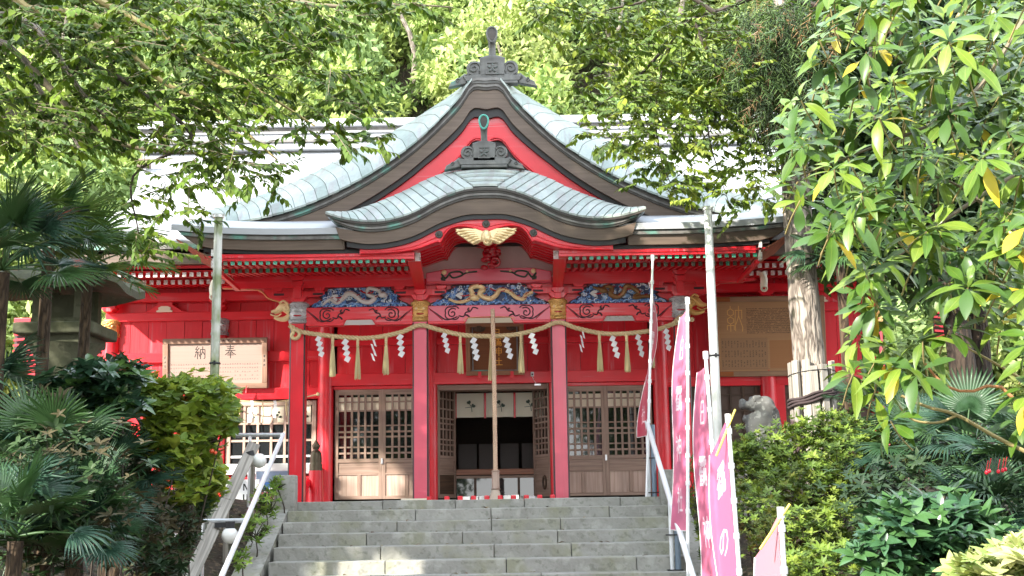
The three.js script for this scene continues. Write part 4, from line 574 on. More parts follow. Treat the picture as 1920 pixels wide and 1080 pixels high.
function streamerGeo(kind, r) {
  const L = [], fold = (P, z) => L.push(slab((u, v) => { const a = [lerp(P[0][0], P[1][0], u), lerp(P[0][1], P[1][1], u)], b = [lerp(P[3][0], P[2][0], u), lerp(P[3][1], P[2][1], u)]; return [lerp(a[0], b[0], v), lerp(a[1], b[1], v), z + 0.012 * v]; }, 1, 1, [0, 0, -0.0015]));
  let x = 0.0, y = -0.01; const n = 4;
  for (let k = 0; k < n; k++) { const sh = kind === 1 ? [0.03, -0.115] : [-0.048 + 0.004 * k, -0.072], w = kind === 1 ? [0.035, -0.02] : [0.062, -0.036]; fold([[x, y], [x + w[0], y + w[1]], [x + w[0] + sh[0], y + w[1] + sh[1]], [x + sh[0], y + sh[1]]], (k % 2) * 0.006 + (r() - 0.5) * 0.006); if (k < n - 1 && kind !== 1) fold([[x + sh[0], y + sh[1]], [x + w[0] + sh[0], y + w[1] + sh[1]], [x + w[0] + 0.014, y - 0.078 + w[1]], [x + 0.014, y - 0.078]], 0.004); x += kind === 1 ? (k % 2 ? 0.022 : -0.03) : 0.012; y -= kind === 1 ? 0.075 : 0.080; }
  return mg(L);
}
{
  const r = rngOf(9), px = [596, 647, 698, 750, 832, 887, 948, 996, 1091, 1147, 1195, 1249];
  px.forEach((p, i) => { const x = at(p, 640, 0.155).x, torn = i === 2 || i === 8; const o = solo('paper_streamer', streamerGeo(torn ? 1 : 0, r), M.paper, torn ? `torn twisted white paper streamer hanging ${i === 2 ? 'left of' : 'right of'} the middle pillars on the straw rope` : `white zigzag paper streamer, ${ORD[i]} from the left along the straw rope`, 'paper streamer', 'white paper streamers on the straw rope'); o.position.set(x, ropeY(x) - 0.008, 0.175); o.rotation.y = (r() - 0.5) * 1.0; o.rotation.z = (r() - 0.5) * 0.16; o.scale.setScalar((torn ? 0.82 : 0.9) * (0.94 + 0.14 * r())); });
  const tp = [[624, 0.55], [671, 0.56], [724, 0.53], [863, 0.53], [921, 0.60], [977, 0.53], [1124, 0.52], [1175, 0.52], [1221, 0.50]];
  tp.forEach(([p, h], i) => {
    const x = at(p, 640, 0.155).x, t = thing('straw_tassel', i === 4 ? 'long straw tassel behind the bell rope at the middle of the straw rope' : `pale straw tassel, ${ORD[i]} from the left along the straw rope`, 'tassel', [x, ropeY(x), 0.165], r() * 3, 'straw tassels on the straw rope');
    part('tassel_neck', [limb([[0, 0.015, 0], [0, -0.06, 0], [0, -0.13, 0]], [0.018, 0.022, 0.017], 8, 8), place(new THREE.TorusGeometry(0.019, 0.006, 5, 12), 0, -0.125, 0, Math.PI / 2)], M.rope, t);
    const S = []; for (let k = 0; k < 34; k++) { const a = r() * 6.3, q = Math.sqrt(r()), b = 0.045 * q; S.push(limb([[0.012 * Math.cos(a) * q, -0.11, 0.012 * Math.sin(a) * q], [b * 0.7 * Math.cos(a), -0.11 - h * 0.4, b * 0.7 * Math.sin(a)], [b * Math.cos(a), -h + 0.03 * (r() - 0.5), b * Math.sin(a)]], [0.005, 0.0065, 0.004], 3, 4)); }
    tag(part('straw', S, M.straw, t), null, null, null, 'stuff');
  });
  // bell rope with its wooden grip
  const bellM = std({ rgb: [0.62, 0.44, 0.31], roughness: 0.9, bumpMap: woodBump, bumpScale: 0.003 }), b = thing('bell_rope', 'thick twisted bell rope with a wooden grip hanging in front of the open door', 'bell rope'), xb = at(925, 700, 0.4).x;
  for (const g of twisted(new THREE.CatmullRomCurve3([V(xb, 2.55, 0.33), V(xb + 0.01, 1.6, 0.36), V(xb + 0.012, 0.36, 0.40)]), 0.0145, 0.017, 22, 3, 180)) part('strand', metric(g), bellM, b);
  part('grip', [cyl(0.058, 0.056, 0.235, xb + 0.012, 0.27, 0.40, 6)], M.woodPale, b);
  part('grip_band', [place(new THREE.TorusGeometry(0.056, 0.008, 5, 20), xb + 0.012, 0.142, 0.40, Math.PI / 2), place(new THREE.TorusGeometry(0.056, 0.006, 5, 20), xb + 0.012, 0.37, 0.40, Math.PI / 2)], M.wood, b);
  part('rope_tuft', cyl(0.098, 0.05, 0.2, xb + 0.008, 0.035, 0.40, 16), std({ rgb: [0.55, 0.45, 0.36], roughness: 0.9 }), b);
}
// thin rope with narrow streamers over the left window
{
  const z = ZW + 0.28, P = [[406, 742], [440, 750], [480, 753], [520, 753], [560, 747], [585, 742], [600, 739]].map(([x, y]) => at(x, y, z)), rp = thing('thin_rope', 'thin straw rope strung across the left window under the votive board', 'rope');
  part('cord', tube(P, 0.011, 60, 6), M.rope, rp); part('knot', [sph(0.03, P[6].x - 0.03, P[6].y, z)], M.rope, rp);
  [[429, 1], [450, 0], [472, 1], [493, 0], [515, 1], [537, 0]].forEach(([x, w], i) => { const p = at(x, 751, z + 0.01), o = solo('narrow_streamer', w ? [slab((u, v) => [(u - 0.5) * 0.045 + 0.014 * Math.sin(v * 7), -0.27 * v, 0.01 * Math.sin(v * 9)], 1, 8, [0, 0, 0.002])] : [limb([[0, 0, 0], [0, -0.1, 0], [0.01, -0.24, 0]], [0.006, 0.012, 0.009], 6, 5)], w ? M.paper : M.straw, w ? `narrow white streamer, ${['leftmost', '', 'middle', '', 'rightmost'][i]} of three on the thin rope over the window` : `small straw wisp, ${['', 'leftmost', '', 'middle', '', 'rightmost'][i]} of three on the thin rope over the window`, w ? 'paper streamer' : 'straw wisp', w ? 'streamers on the thin rope' : 'straw wisps on the thin rope'); o.position.copy(p); });
}
// ---------------------------------------------------------------- boards, plaque, curtain
function board(name, label, x0, x1, y0, y1, z, fw, frameM, paint, tilt, tw, th) {
  const w = x1 - x0, h = y1 - y0, o = thing(name, label, 'board', [(x0 + x1) / 2, (y0 + y1) / 2, z]); o.rotation.x = tilt;
  part('frame_rail', [box(w, fw, 0.07, 0, h / 2 - fw / 2, 0, { r: 0.008 })], frameM, o); part('frame_rail', [box(w, fw, 0.07, 0, -h / 2 + fw / 2, 0, { r: 0.008 })], frameM, o);
  part('frame_stile', [box(fw, h - 2 * fw, 0.07, -w / 2 + fw / 2, 0, 0, { r: 0.008 })], frameM, o); part('frame_stile', [box(fw, h - 2 * fw, 0.07, w / 2 - fw / 2, 0, 0, { r: 0.008 })], frameM, o);
  part('backing', box(w - fw, h - fw, 0.02, 0, 0, -0.02), frameM, o);
  part('written_panel', sheet(w - 2 * fw, h - 2 * fw, 0, 0, 0.004), std({ map: canvasTex(tw, th, paint), roughness: 0.65 }), o); return o;
}
function woodGround(c, w, h, base, dark, r, n = 240) { c.fillStyle = base; c.fillRect(0, 0, w, h); c.globalAlpha = 0.10; c.strokeStyle = dark; for (let k = 0; k < n; k++) { c.lineWidth = 0.5 + r() * 2; const y = r() * h; c.beginPath(); c.moveTo(0, y); c.bezierCurveTo(w * 0.3, y + (r() - 0.5) * 14, w * 0.7, y + (r() - 0.5) * 14, w, y + (r() - 0.5) * 8); c.stroke(); } c.globalAlpha = 1; }
{
  const r = rngOf(31);
  const bl = board('votive_board', 'pale wooden votive board with black brush writing on the left wall', -5.19, -3.56, 1.77, 2.56, ZW + 0.16, 0.085, std({ map: M.woodPale.map, color: 0xdccabc, roughness: 0.6 }), (c, w, h) => {
    woodGround(c, w, h, '#a58f84', '#705448', r); glyph(c, 'nou', w * 0.275, h * 0.06, w * 0.125, h * 0.33, 9, '#1c1614'); glyph(c, 'hou', w * 0.60, h * 0.04, w * 0.125, h * 0.33, 9, '#1c1614');
    for (let j = 0; j < 5; j++) for (let i = 0; i < 36; i++) if (j === 0 || r() < [1, 0.95, 0.7, 0.5, 0.9][j]) scribble(c, r, w * 0.025 + i * w * 0.0262, h * (0.50 + j * 0.095), w * 0.017, '#5a4440', 1.4);
  }, 0.10, 1024, 440);
  const strip = (w, h, n, vert, keys) => std({ map: canvasTex(vert ? 64 : 64 * n, vert ? 64 * n : 64, (c, W, H) => { woodGround(c, W, H, '#9c8474', '#705448', r, 20); for (let k = 0; k < n; k++) keys ? glyph(c, keys[k], vert ? 10 : k * 64 + 10, vert ? k * 64 + 8 : 8, 46, 48, 6, '#3a2c26') : scribble(c, r, vert ? 12 : k * 64 + 10, vert ? k * 64 + 10 : 10, 42, '#3a2c26', 6); }), roughness: 0.65 });
  part('rail_writing', sheet(0.46, 0.055, 0.10, 0.352, 0.0365), strip(0, 0, 6, false), bl); part('rail_writing', sheet(0.40, 0.055, 0.13, -0.352, 0.0365), strip(0, 0, 6, false), bl);
  part('rail_writing', sheet(0.055, 0.2, -0.772, 0.03, 0.0365), strip(0, 0, 3, true), bl); part('rail_writing', sheet(0.055, 0.2, 0.772, 0.03, 0.0365), strip(0, 0, 3, true), bl);
  part('red_peg', place(new THREE.ConeGeometry(0.022, 0.13, 8), 0.50, -0.40, 0.06), M.red, bl);
  const br = board('votive_board', 'large old brown votive board with gold seal writing on the right wall', 3.40, 5.15, 1.83, 3.08, ZW + 0.18, 0.085, std({ map: grain([0.34, 0.20, 0.11], [0.24, 0.14, 0.08]), roughness: 0.6 }), (c, w, h) => {
    woodGround(c, w, h, '#a88058', '#5a3c20', r); c.globalAlpha = 0.55; c.fillStyle = '#9a6234'; c.fillRect(w * 0.50, h * 0.56, w * 0.42, h * 0.40); c.globalAlpha = 0.35; c.fillStyle = '#7d604a'; c.fillRect(w * 0.02, h * 0.52, w * 0.46, h * 0.46); c.globalAlpha = 1;
    glyph(c, 'nouOld', w * 0.075, h * 0.05, w * 0.17, h * 0.38, 7, '#d9a860'); glyph(c, 'hou', w * 0.74, h * 0.05, w * 0.17, h * 0.36, 7, '#d9a860');
    c.globalAlpha = 0.6; for (let i = 0; i < 36; i++) for (let j = 0; j < 15; j++) if (r() < 0.9) scribble(c, r, w * (0.28 + i * 0.0122), h * (0.09 + j * 0.025), h * 0.018, '#3a2c22', 1.6); for (let q = 0; q < 3; q++) for (let i = 0; i < 15; i++) for (let j = 0; j < 4; j++) if (r() < 0.85) scribble(c, r, w * (0.03 + i * 0.03), h * (0.56 + q * 0.14 + j * 0.026), h * 0.02, '#3a2c22', 1.8); c.globalAlpha = 1;
  }, 0.08, 1024, 700);
  for (const [x, y] of [[-0.74, 0.582], [0.50, 0.582], [-0.72, -0.582], [0.42, -0.582]]) part('gilt_fitting', box(0.28, 0.075, 0.01, x, y, 0.038, { r: 0.004 }), std({ map: M.wood.map, color: 0xffb060, roughness: 0.4, metalness: 0.2 }), br);
  for (const y of [-0.35, 0.05]) part('gilt_fitting', box(0.075, 0.22, 0.01, -0.832, y, 0.038, { r: 0.004 }), std({ map: M.wood.map, color: 0xffb060, roughness: 0.4, metalness: 0.2 }), br);
  const pq = board('name_plaque', 'brown shrine name plaque with gold characters above the open door', -0.46, 0.44, 1.90, 2.72, ZW + 0.30, 0.07, std({ map: grain([0.36, 0.17, 0.08], [0.25, 0.11, 0.05]), roughness: 0.45 }), (c, w, h) => {
    woodGround(c, w, h, '#7c4a26', '#3c2008', r); ['haku', 'tsuru', 'shin', 'sha'].forEach((k, i) => glyph(c, k, w * 0.40, h * (0.02 + i * 0.225), w * 0.25, h * 0.19, 9, '#e0a040'));
  }, 0.16, 512, 512);
  part('plaque_carving', [sph(0.10, -0.24, 0.33, 0.01, [1, 0.7, 0.3]), sph(0.08, 0.26, 0.33, 0.01, [1, 0.7, 0.3])], M.woodDark, pq);
  part('inner_frame', [span(-0.37, 0.37, -0.345, -0.325, 0.006, 0.03), span(0.335, 0.355, -0.325, 0.34, 0.006, 0.03), span(-0.355, -0.335, -0.325, 0.34, 0.006, 0.03)], M.edge, pq);
  part('plaque_hook', [box(0.05, 0.10, 0.03, -0.24, -0.40, 0.03), box(0.05, 0.10, 0.03, 0.26, -0.40, 0.03)], M.red, pq);
}
{ // curtain in the doorway
  const z = -3.08, cu = thing('door_curtain', 'short white door curtain with leaf sprigs and red strips in the open door', 'curtain', [0, 0, z]), c0 = at(852, 738, z), c1 = at(1018, 735, z), yb = at(930, 782, z).y, yt = c0.y, wd = (c1.x - c0.x) / 3;
  for (let k = 0; k < 3; k++) {
    const a = c0.x + k * wd + 0.035, b = c0.x + (k + 1) * wd - 0.004;
    part('curtain_panel', slab((u, v) => [lerp(a, b, u), lerp(yb, yt, v), 0.02 * Math.sin(u * 9 + k) * (1 - v) - 0.01], 12, 6, [0, 0, -0.004]), std({ rgb: [0.85, 0.80, 0.66], roughness: 0.85, transmission: 0.15 }), cu);
    part('red_strip', span(a - 0.035, a - 0.002, yb - 0.015, yt, -0.005, 0.0), M.red, cu);
    const cx = (a + b) / 2, cy = (yt + yb) / 2, lf = (x, y, q) => place(poly([[0, -0.03], [0.03, -0.012], [0.034, 0.014], [0.016, 0.03], [0, 0.02], [-0.016, 0.03], [-0.034, 0.014], [-0.03, -0.012]], 0.003, 0.022), x, y, 0, 0, 0, q);
    part('sprig', [lf(cx - 0.02, cy + 0.045, 0.5), lf(cx + 0.05, cy - 0.01, -0.6), tube([[cx - 0.01, cy + 0.02, 0.024], [cx + 0.02, cy - 0.03, 0.024], [cx + 0.03, cy - 0.11, 0.024]], 0.005, 8, 4), tube([[cx + 0.02, cy - 0.03, 0.024], [cx - 0.08, cy - 0.04, 0.024]], 0.004, 4, 4)], M.leafDark, cu);
  }
  const cam = thing('door_camera', 'small white camera box on the lintel beside the open door', 'camera', [at(998, 702, ZW + 0.1).x, at(998, 702, ZW + 0.1).y, ZW + 0.13]);
  part('camera_body', box(0.05, 0.07, 0.05, 0, 0, 0, { r: 0.006 }), M.white, cam); part('lens', cyl(0.014, 0.014, 0.01, 0, -0.005, 0.028, 10, { rx: Math.PI / 2 }), M.black, cam); part('cable', tube([[0, -0.03, 0], [0.02, -0.09, 0], [0.06, -0.15, 0]], 0.004, 8, 4), M.white, cam); part('bracket', box(0.1, 0.03, 0.04, 0.08, -0.165, 0, { r: 0.004 }), M.steel, cam);
}
// low red posts and paper slips behind the top step, red post with bronze cap, poster
{
  const f = thing('low_red_fence', 'row of low red posts just behind the top step', 'fence', [0, 0, 0.95]);
  [805, 838, 863, 888, 913, 938, 963, 987, 1012, 1036].forEach((p) => { const x = at(p, 935, 0.95).x; part('fence_post', box(0.065, 0.09, 0.065, x, 0.012, 0, { r: 0.012 }), M.red, f); });
  part('fence_rail', span(at(800, 935, 0.95).x, at(1040, 935, 0.95).x, -0.10, -0.034, -0.03, 0.03), M.red, f);
  const pale = thing('pale_bar', 'pale wooden bar lying by the foot of the second pillar', 'bar', [0, 0, 0.5]); part('bar', span(at(752, 936, 0.5).x, at(806, 936, 0.5).x, -0.012, 0.035, -0.03, 0.03, { r: 0.008 }), M.cream, pale); part('bar_foot', span(at(760, 936, 0.5).x, at(798, 936, 0.5).x, -0.02, -0.011, -0.02, 0.02), M.wood, pale);
  const s = thing('paper_slips', 'row of white paper boxes low in front of the door glass', 'papers', [0, 0, -1.5]), r = rngOf(15);
  for (let k = 0; k < 9; k++) { const x0 = lerp(868, 1005, k / 9); part('paper_box', span(at(x0, 930, -1.5).x, at(x0 + 13.5, 930, -1.5).x, -0.02, 0.05 + 0.02 * r(), -0.05, 0.05, { r: 0.004 }), k % 4 === 3 ? M.stonePale : M.white, s); }
  const g = thing('railing_post', 'red railing post with a dark bronze onion cap left of the door', 'post', [-2.62, 0, -1.2]);
  part('shaft', cyl(0.115, 0.10, 0.46, 0, 0.23, 0, 20), M.red, g);
  const cap = [[0.001, 0.98], [0.012, 0.97], [0.035, 0.925], [0.062, 0.885], [0.05, 0.84], [0.035, 0.82], [0.06, 0.80], [0.078, 0.77], [0.085, 0.70], [0.088, 0.64], [0.082, 0.62], [0.092, 0.60], [0.092, 0.46]].map(([a, b]) => new THREE.Vector2(a, b * 0.95 - 0.02)).reverse();
  part('onion_cap', metric(new THREE.LatheGeometry(cap, 22)), M.bronzeCap, g);
  part('sloping_rail', limb([[-0.1, 0.3, 0.05], [-0.14, 0.18, 0.2], [-0.15, 0.0, 0.36]], [0.05, 0.055, 0.055], 8, 10), M.red, g);
  const po = thing('poster_board', 'small poster with a coast photograph leaning left of the stone post', 'poster', [at(510, 912, -0.4).x, 0.18, -0.4]);
  part('poster_frame', box(0.46, 0.56, 0.03, 0, 0, 0, { r: 0.005 }), M.white, po);
  part('poster_print', sheet(0.43, 0.52, 0, 0, 0.0165), std({ map: canvasTex(128, 160, (c, w, h) => { const g1 = c.createLinearGradient(0, 0, 0, h); c.fillStyle = '#8d9fb8'; c.fillRect(0, 0, w, h * 0.35); c.fillStyle = '#3d6aa8'; c.fillRect(0, h * 0.28, w, h * 0.22); const q = rngOf(4); for (let k = 0; k < 160; k++) { c.fillStyle = ['#d96b7a', '#e6e2dc', '#53709a', '#c9a14a', '#2d3b57'][Math.floor(q() * 5)]; c.fillRect(q() * w, h * 0.42 + q() * h * 0.3, 5 + q() * 9, 3 + q() * 5); } c.fillStyle = '#e8e8ea'; c.fillRect(0, h * 0.78, w, h * 0.22); }), roughness: 0.5 }), po);
  const wb = thing('white_notice', 'white notice with black letters behind the plank rail at left', 'notice', [at(452, 912, -0.2).x, 0.16, -0.2]); part('notice_board', box(0.5, 0.34, 0.02, 0, 0, 0, { r: 0.003 }), M.white, wb); part('notice_print', sheet(0.48, 0.32, 0, 0, 0.011), std({ map: canvasTex(192, 128, (c, w, h) => { c.fillStyle = '#f2f2f2'; c.fillRect(0, 0, w, h); c.fillStyle = '#222'; c.font = 'bold 50px sans-serif'; c.fillText('NE', 104, 56); c.fillText('UE', 104, 112); }), roughness: 0.5 }), wb);
}
// ---------------------------------------------------------------- rails, lamps, poles
const pipe = (a, b, r = 0.024) => { const g = new THREE.CylinderGeometry(r, r, a.distanceTo(b), 12); const m = new THREE.Matrix4().compose(a.clone().add(b).multiplyScalar(0.5), new THREE.Quaternion().setFromUnitVectors(V(0, 1, 0), b.clone().sub(a).normalize()), V(1, 1, 1)); g.applyMatrix4(m); return metric(g); };
{
  const h = thing('handrail', 'white steel pipe handrail left of the steps', 'handrail'), a = at(531, 815, 1.45), b = at(415, 1082, 4.5), dir = b.clone().sub(a), end = a.clone().addScaledVector(dir, 1.5);
  part('sloping_pipe', [pipe(a, end, 0.028), sph(0.028, a.x, a.y, a.z)], M.pipeWhite, h);
  part('cross_pipe', pipe(a, at(440, 816, 1.45), 0.026), M.steel, h); const q = a.clone().addScaledVector(dir, 0.66);
  const l2 = V(at(372, 998, q.z).x, q.y, q.z); part('cross_pipe', pipe(q, l2, 0.026), M.steel, h);
  for (const p of [at(469, 818, 1.45), V(l2.x + 0.05, q.y, q.z), at(331, 1000, 4.2)]) part('upright', pipe(p, V(p.x, p.y - 1.0, p.z), 0.022), M.steel, h);
  const pk = thing('plank_rail', 'weathered wooden plank sloping beside the left handrail with lamps on it', 'plank'), c = at(477, 832, 1.75), d = at(352, 1092, 4.45), n = d.clone().sub(c), L = n.length(), mk = (t0, t1, w) => { const g = box(w, 0.035, L * (t1 - t0) - 0.01, 0, 0, 0, { r: 0.004 }); const m = new THREE.Matrix4().lookAt(c, d, V(0.35, 1, 0)); m.setPosition(c.clone().lerp(d, (t0 + t1) / 2)); g.applyMatrix4(m); return metric(g, false); };
  part('plank', mk(0, 0.46, 0.145), M.woodGrey, pk); part('plank', mk(0.46, 1.25, 0.14), M.woodGrey, pk); for (const t of [0.02, 0.47, 0.98]) { const p = c.clone().lerp(d, t); part('stake', pipe(p.clone().add(V(0, -0.03, 0)), V(p.x, p.y - 0.9, p.z), 0.03), M.woodGrey, pk); }
  [[486, 864, 2.0], [431, 1004, 3.55]].forEach(([x, y, z], i) => { const p = at(x, y, z), g = thing('globe_lamp', i ? 'unlit white globe lamp under the lower cross pipe of the left handrail' : 'unlit white globe lamp near the top of the plank rail', 'lamp', p.toArray(), 0, 'globe lamps on the plank rail'); part('globe', sph(0.088, 0, 0, 0, 1, 20), M.globe, g); part('socket', [cyl(0.045, 0.05, 0.13, i ? 0 : -0.10, i ? 0.08 : 0.05, 0, 14, { rz: i ? 0 : 0.3 })], M.rubber, g); if (i) part('socket_plate', box(0.18, 0.05, 0.05, -0.07, 0.11, 0), M.rubber, g); });
  const r = thing('handrail', 'white steel pipe handrail right of the steps with paired grey posts', 'handrail'), e = at(1213, 792, 1.45), f = at(1300, 1082, 4.9), dr = f.clone().sub(e); part('sloping_pipe', [pipe(e, e.clone().addScaledVector(dr, 1.6), 0.03), sph(0.03, e.x, e.y, e.z)], M.pipeWhite, r);
  for (const [t, dx] of [[0, 0], [0.56, 0.0], [1.0, 0.0]]) { const p = e.clone().addScaledVector(dr, t), gy = -0.12 - (p.z - 1.6) * 0.42; part('white_upright', pipe(V(p.x + dx, p.y, p.z), V(p.x + dx, gy - 0.2, p.z), 0.022), M.pipeWhite, r); part('grey_upright', pipe(V(p.x + dx + 0.065, p.y - 0.03 - (t ? 0.28 : 0), p.z + 0.0), V(p.x + dx + 0.065, gy - 0.2, p.z), 0.032), M.pipeBlue, r); for (const y of [0.55, 0.12]) part('strap', box(0.17, 0.012, 0.08, p.x + dx + 0.03, lerp(gy, p.y, y), p.z, { r: 0.003 }), M.rubber, r); }
}
for (const [x, y, y2, m, lab] of [[410, 406, 720, M.poleGreen, 'lichen-stained flagpole in front of the left votive board'], [1327, 392, 800, M.poleGrey, 'clean grey flagpole in front of the right votive board']]) {
  const z = 2.6, p = at(x, y, z), f = thing('flagpole', lab, 'flagpole', [p.x, 0, z], 0, 'flagpoles flanking the porch'); part('shaft', metric(limb([[0, p.y, 0], [0, 1.4, 0], [0, -1.2, 0]], [0.048, 0.055, 0.062], 12, 18)), m, f); part('cap', [cyl(0.062, 0.062, 0.03, 0, p.y, 0, 16), box(0.13, 0.02, 0.08, 0, p.y + 0.02, 0)], M.poleGrey, f); part('clip', [place(new THREE.TorusGeometry(0.056, 0.012, 5, 16), 0, p.y - 1.75, 0, Math.PI / 2), box(0.02, 0.05, 0.03, 0.01, p.y - 1.75, 0.06)], M.rubber, f);
}
// ---------------------------------------------------------------- banners
const bannerTex = (keys, r, pale) => canvasTex(192, 768, (c, w, h) => { c.fillStyle = pale ? '#d4648c' : '#cc2850'; c.fillRect(0, 0, w, h); keys.forEach((k, i) => k && glyph(c, k, w * 0.30, h * (0.10 + i * 0.235), w * 0.44, h * 0.115, 8, '#f6dce8')); });
const clothMat = (keys, pale) => std({ map: bannerTex(keys, 0, pale), roughness: 0.6, sheen: 0.25, sheenColor: new THREE.Color(1, 0.7, 0.9), sheenRoughness: 0.4, transmission: 0.35, side: THREE.DoubleSide });
function banner(label, px, top, bottom, z, len, opts, mat) {
  const p = at(px, top, z), q = at(opts.px2 ?? px, bottom, z), b = thing('banner', label, 'banner', [p.x, 0, z], 0, 'pink banners along the right handrail');
  const lean = (y) => (q.x - p.x) * (p.y - y) / (p.y - q.y);
  part('pole', limb([[0, p.y, 0], [lean(p.y - 1), p.y - 1, 0], [lean(-1.8), -1.8, 0]], [0.016, 0.018, 0.02], 10, 10), M.pipeWhite, b);
  part('pole_cap', cyl(0.024, 0.024, 0.07, 0, p.y - 0.01, 0, 12), M.white, b);
  const W = opts.w, Y0 = p.y - opts.drop, P = (u, v) => { const ww = W(v), dz = Math.sqrt(Math.max(0.0001, 0.46 * 0.46 - ww * ww)), y = Y0 - len * v - u * (opts.slant ?? 0) * (1 - 0.5 * v); return [lean(y) - 0.02 - ww * u + 0.02 * Math.sin(v * 7 + u * 3) * u, y, -dz * u * (opts.side ?? 1) + 0.03 * Math.sin(v * 9 + u * 2) * u]; };
  const g = grid(P, 14, 48); const uv = g.attributes.uv; for (let i = 0; i < uv.count; i++) uv.setXY(i, 1 - uv.getX(i), 1 - uv.getY(i)); part('cloth', g, mat, b);
  part('hem', [tube(Array.from({ length: 24 }, (_, i) => P(1, i / 23)), 0.005, 48, 4), tube(Array.from({ length: 10 }, (_, i) => P(i / 9, 1)), 0.004, 16, 4)], M.white, b);
  for (let k = 0; k < 8; k++) { const y = Y0 - len * (k + 0.3) / 8; part('loop', cyl(0.024, 0.024, 0.045, lean(y), y, 0, 10), M.white, b); }
  if (opts.arm) { const d = at(opts.arm[0], opts.arm[1], z), e = at(opts.arm[2], opts.arm[3], z); part('cross_arm', pipe(V(d.x - p.x, d.y, 0.0), V(e.x - p.x, e.y, 0.02), 0.009), std({ rgb: [0.62, 0.50, 0.10], roughness: 0.6 }), b); }
  return b;
}
const bw = (a, b, c = 0.5) => (v) => lerp(a, b, Math.pow(v, c));
banner('faded red banner, first from the hall, twisted round its pole above the handrail top', 1224, 482, 795, 1.52, 2.0, { px2: 1216, drop: 0.25, w: (v) => (v < 0.62 ? -0.15 * Math.sin(v / 0.62 * Math.PI) - 0.02 : 0.075 * Math.sin((v - 0.62) / 0.38 * 2.2)), side: 1 }, clothMat(['haku', 'tsuru', 'shin', 'sha'], false));
banner('pink banner with white writing, second from the hall', 1289, 562, 1080, 4.3, 2.22, { px2: 1290, drop: 0.12, w: (v) => 0.004 + 0.085 * Math.sin(Math.min(1, v * 1.15) * 1.9) }, clothMat(['haku', 'tsuru', 'shin', 'sha'], true));
banner('pink banner with white writing, third from the hall, left of the lion-dog', 1323, 664, 1080, 5.9, 2.3, { px2: 1352, drop: 0.12, w: (v) => 0.004 + 0.095 * Math.sin(Math.min(1, v * 1.3) * 1.5) }, clothMat(['haku', 'tsuru', 'shin', 'sha'], true));
banner('pink banner with a slanting yellow arm, second from the bottom of the steps', 1365, 782, 1080, 6.9, 2.2, { px2: 1387, drop: 0.03, w: () => 0.085, slant: 0.26, arm: [1343, 855, 1378, 768] }, clothMat(['tsuru', 'no', 'kou', ''], true));
banner('pale pink banner nearest the bottom of the steps, top only', 1464, 958, 1080, 8.8, 2.1, { px2: 1471, drop: 0.03, w: () => 0.085, slant: 0.28, arm: [1425, 1030, 1480, 945] }, std({ map: canvasTex(64, 256, (c, w, h) => { c.fillStyle = '#cc7c8c'; c.fillRect(0, 0, w, h); }), roughness: 0.6, sheen: 1, sheenColor: new THREE.Color(1, 0.8, 0.85), transmission: 0.35, side: THREE.DoubleSide }));
// ---------------------------------------------------------------- lion-dog statue, stone lantern
function field(bones, cell, lo, hi, k = 0.05) {
  const n = Math.ceil(Math.max(hi[0] - lo[0], hi[1] - lo[1], hi[2] - lo[2]) / cell) + 2, mc = new MarchingCubes(n, new THREE.MeshStandardMaterial(), false, false, 220000), half = n * cell / 2, c = [0, 1, 2].map((i) => (lo[i] + hi[i]) / 2); mc.isolation = 0;
  for (let z = 0; z < n; z++) for (let y = 0; y < n; y++) for (let x = 0; x < n; x++) {
    const p = [(x - n / 2) * cell + c[0], (y - n / 2) * cell + c[1], (z - n / 2) * cell + c[2]]; let d = 1e3;
    for (const [a, b, ra, rb, op] of bones) { const ab = [b[0] - a[0], b[1] - a[1], b[2] - a[2]], ap = [p[0] - a[0], p[1] - a[1], p[2] - a[2]], L = ab[0] ** 2 + ab[1] ** 2 + ab[2] ** 2, t = L ? clamp((ap[0] * ab[0] + ap[1] * ab[1] + ap[2] * ab[2]) / L) : 0, e = Math.hypot(ap[0] - ab[0] * t, ap[1] - ab[1] * t, ap[2] - ab[2] * t) - lerp(ra, rb, t); if (op === 'cut') { d = Math.max(d, -e); continue; } const kk = op ?? k, h = clamp(0.5 + 0.5 * (d - e) / kk); d = d > 100 ? e : lerp(d, e, h) - kk * h * (1 - h); }
    mc.field[x + y * n + z * n * n] = -d;
  }
  mc.update(); const cnt = mc.count ?? mc.geometry.drawRange.count, g = new THREE.BufferGeometry(); g.setAttribute('position', new THREE.BufferAttribute(mc.positionArray.slice(0, cnt * 3), 3));
  g.scale(half, half, half); g.translate(...c); let m = mergeVertices(g, cell * 0.02); m.computeVertexNormals(); m = m.toNonIndexed(); return m;
}
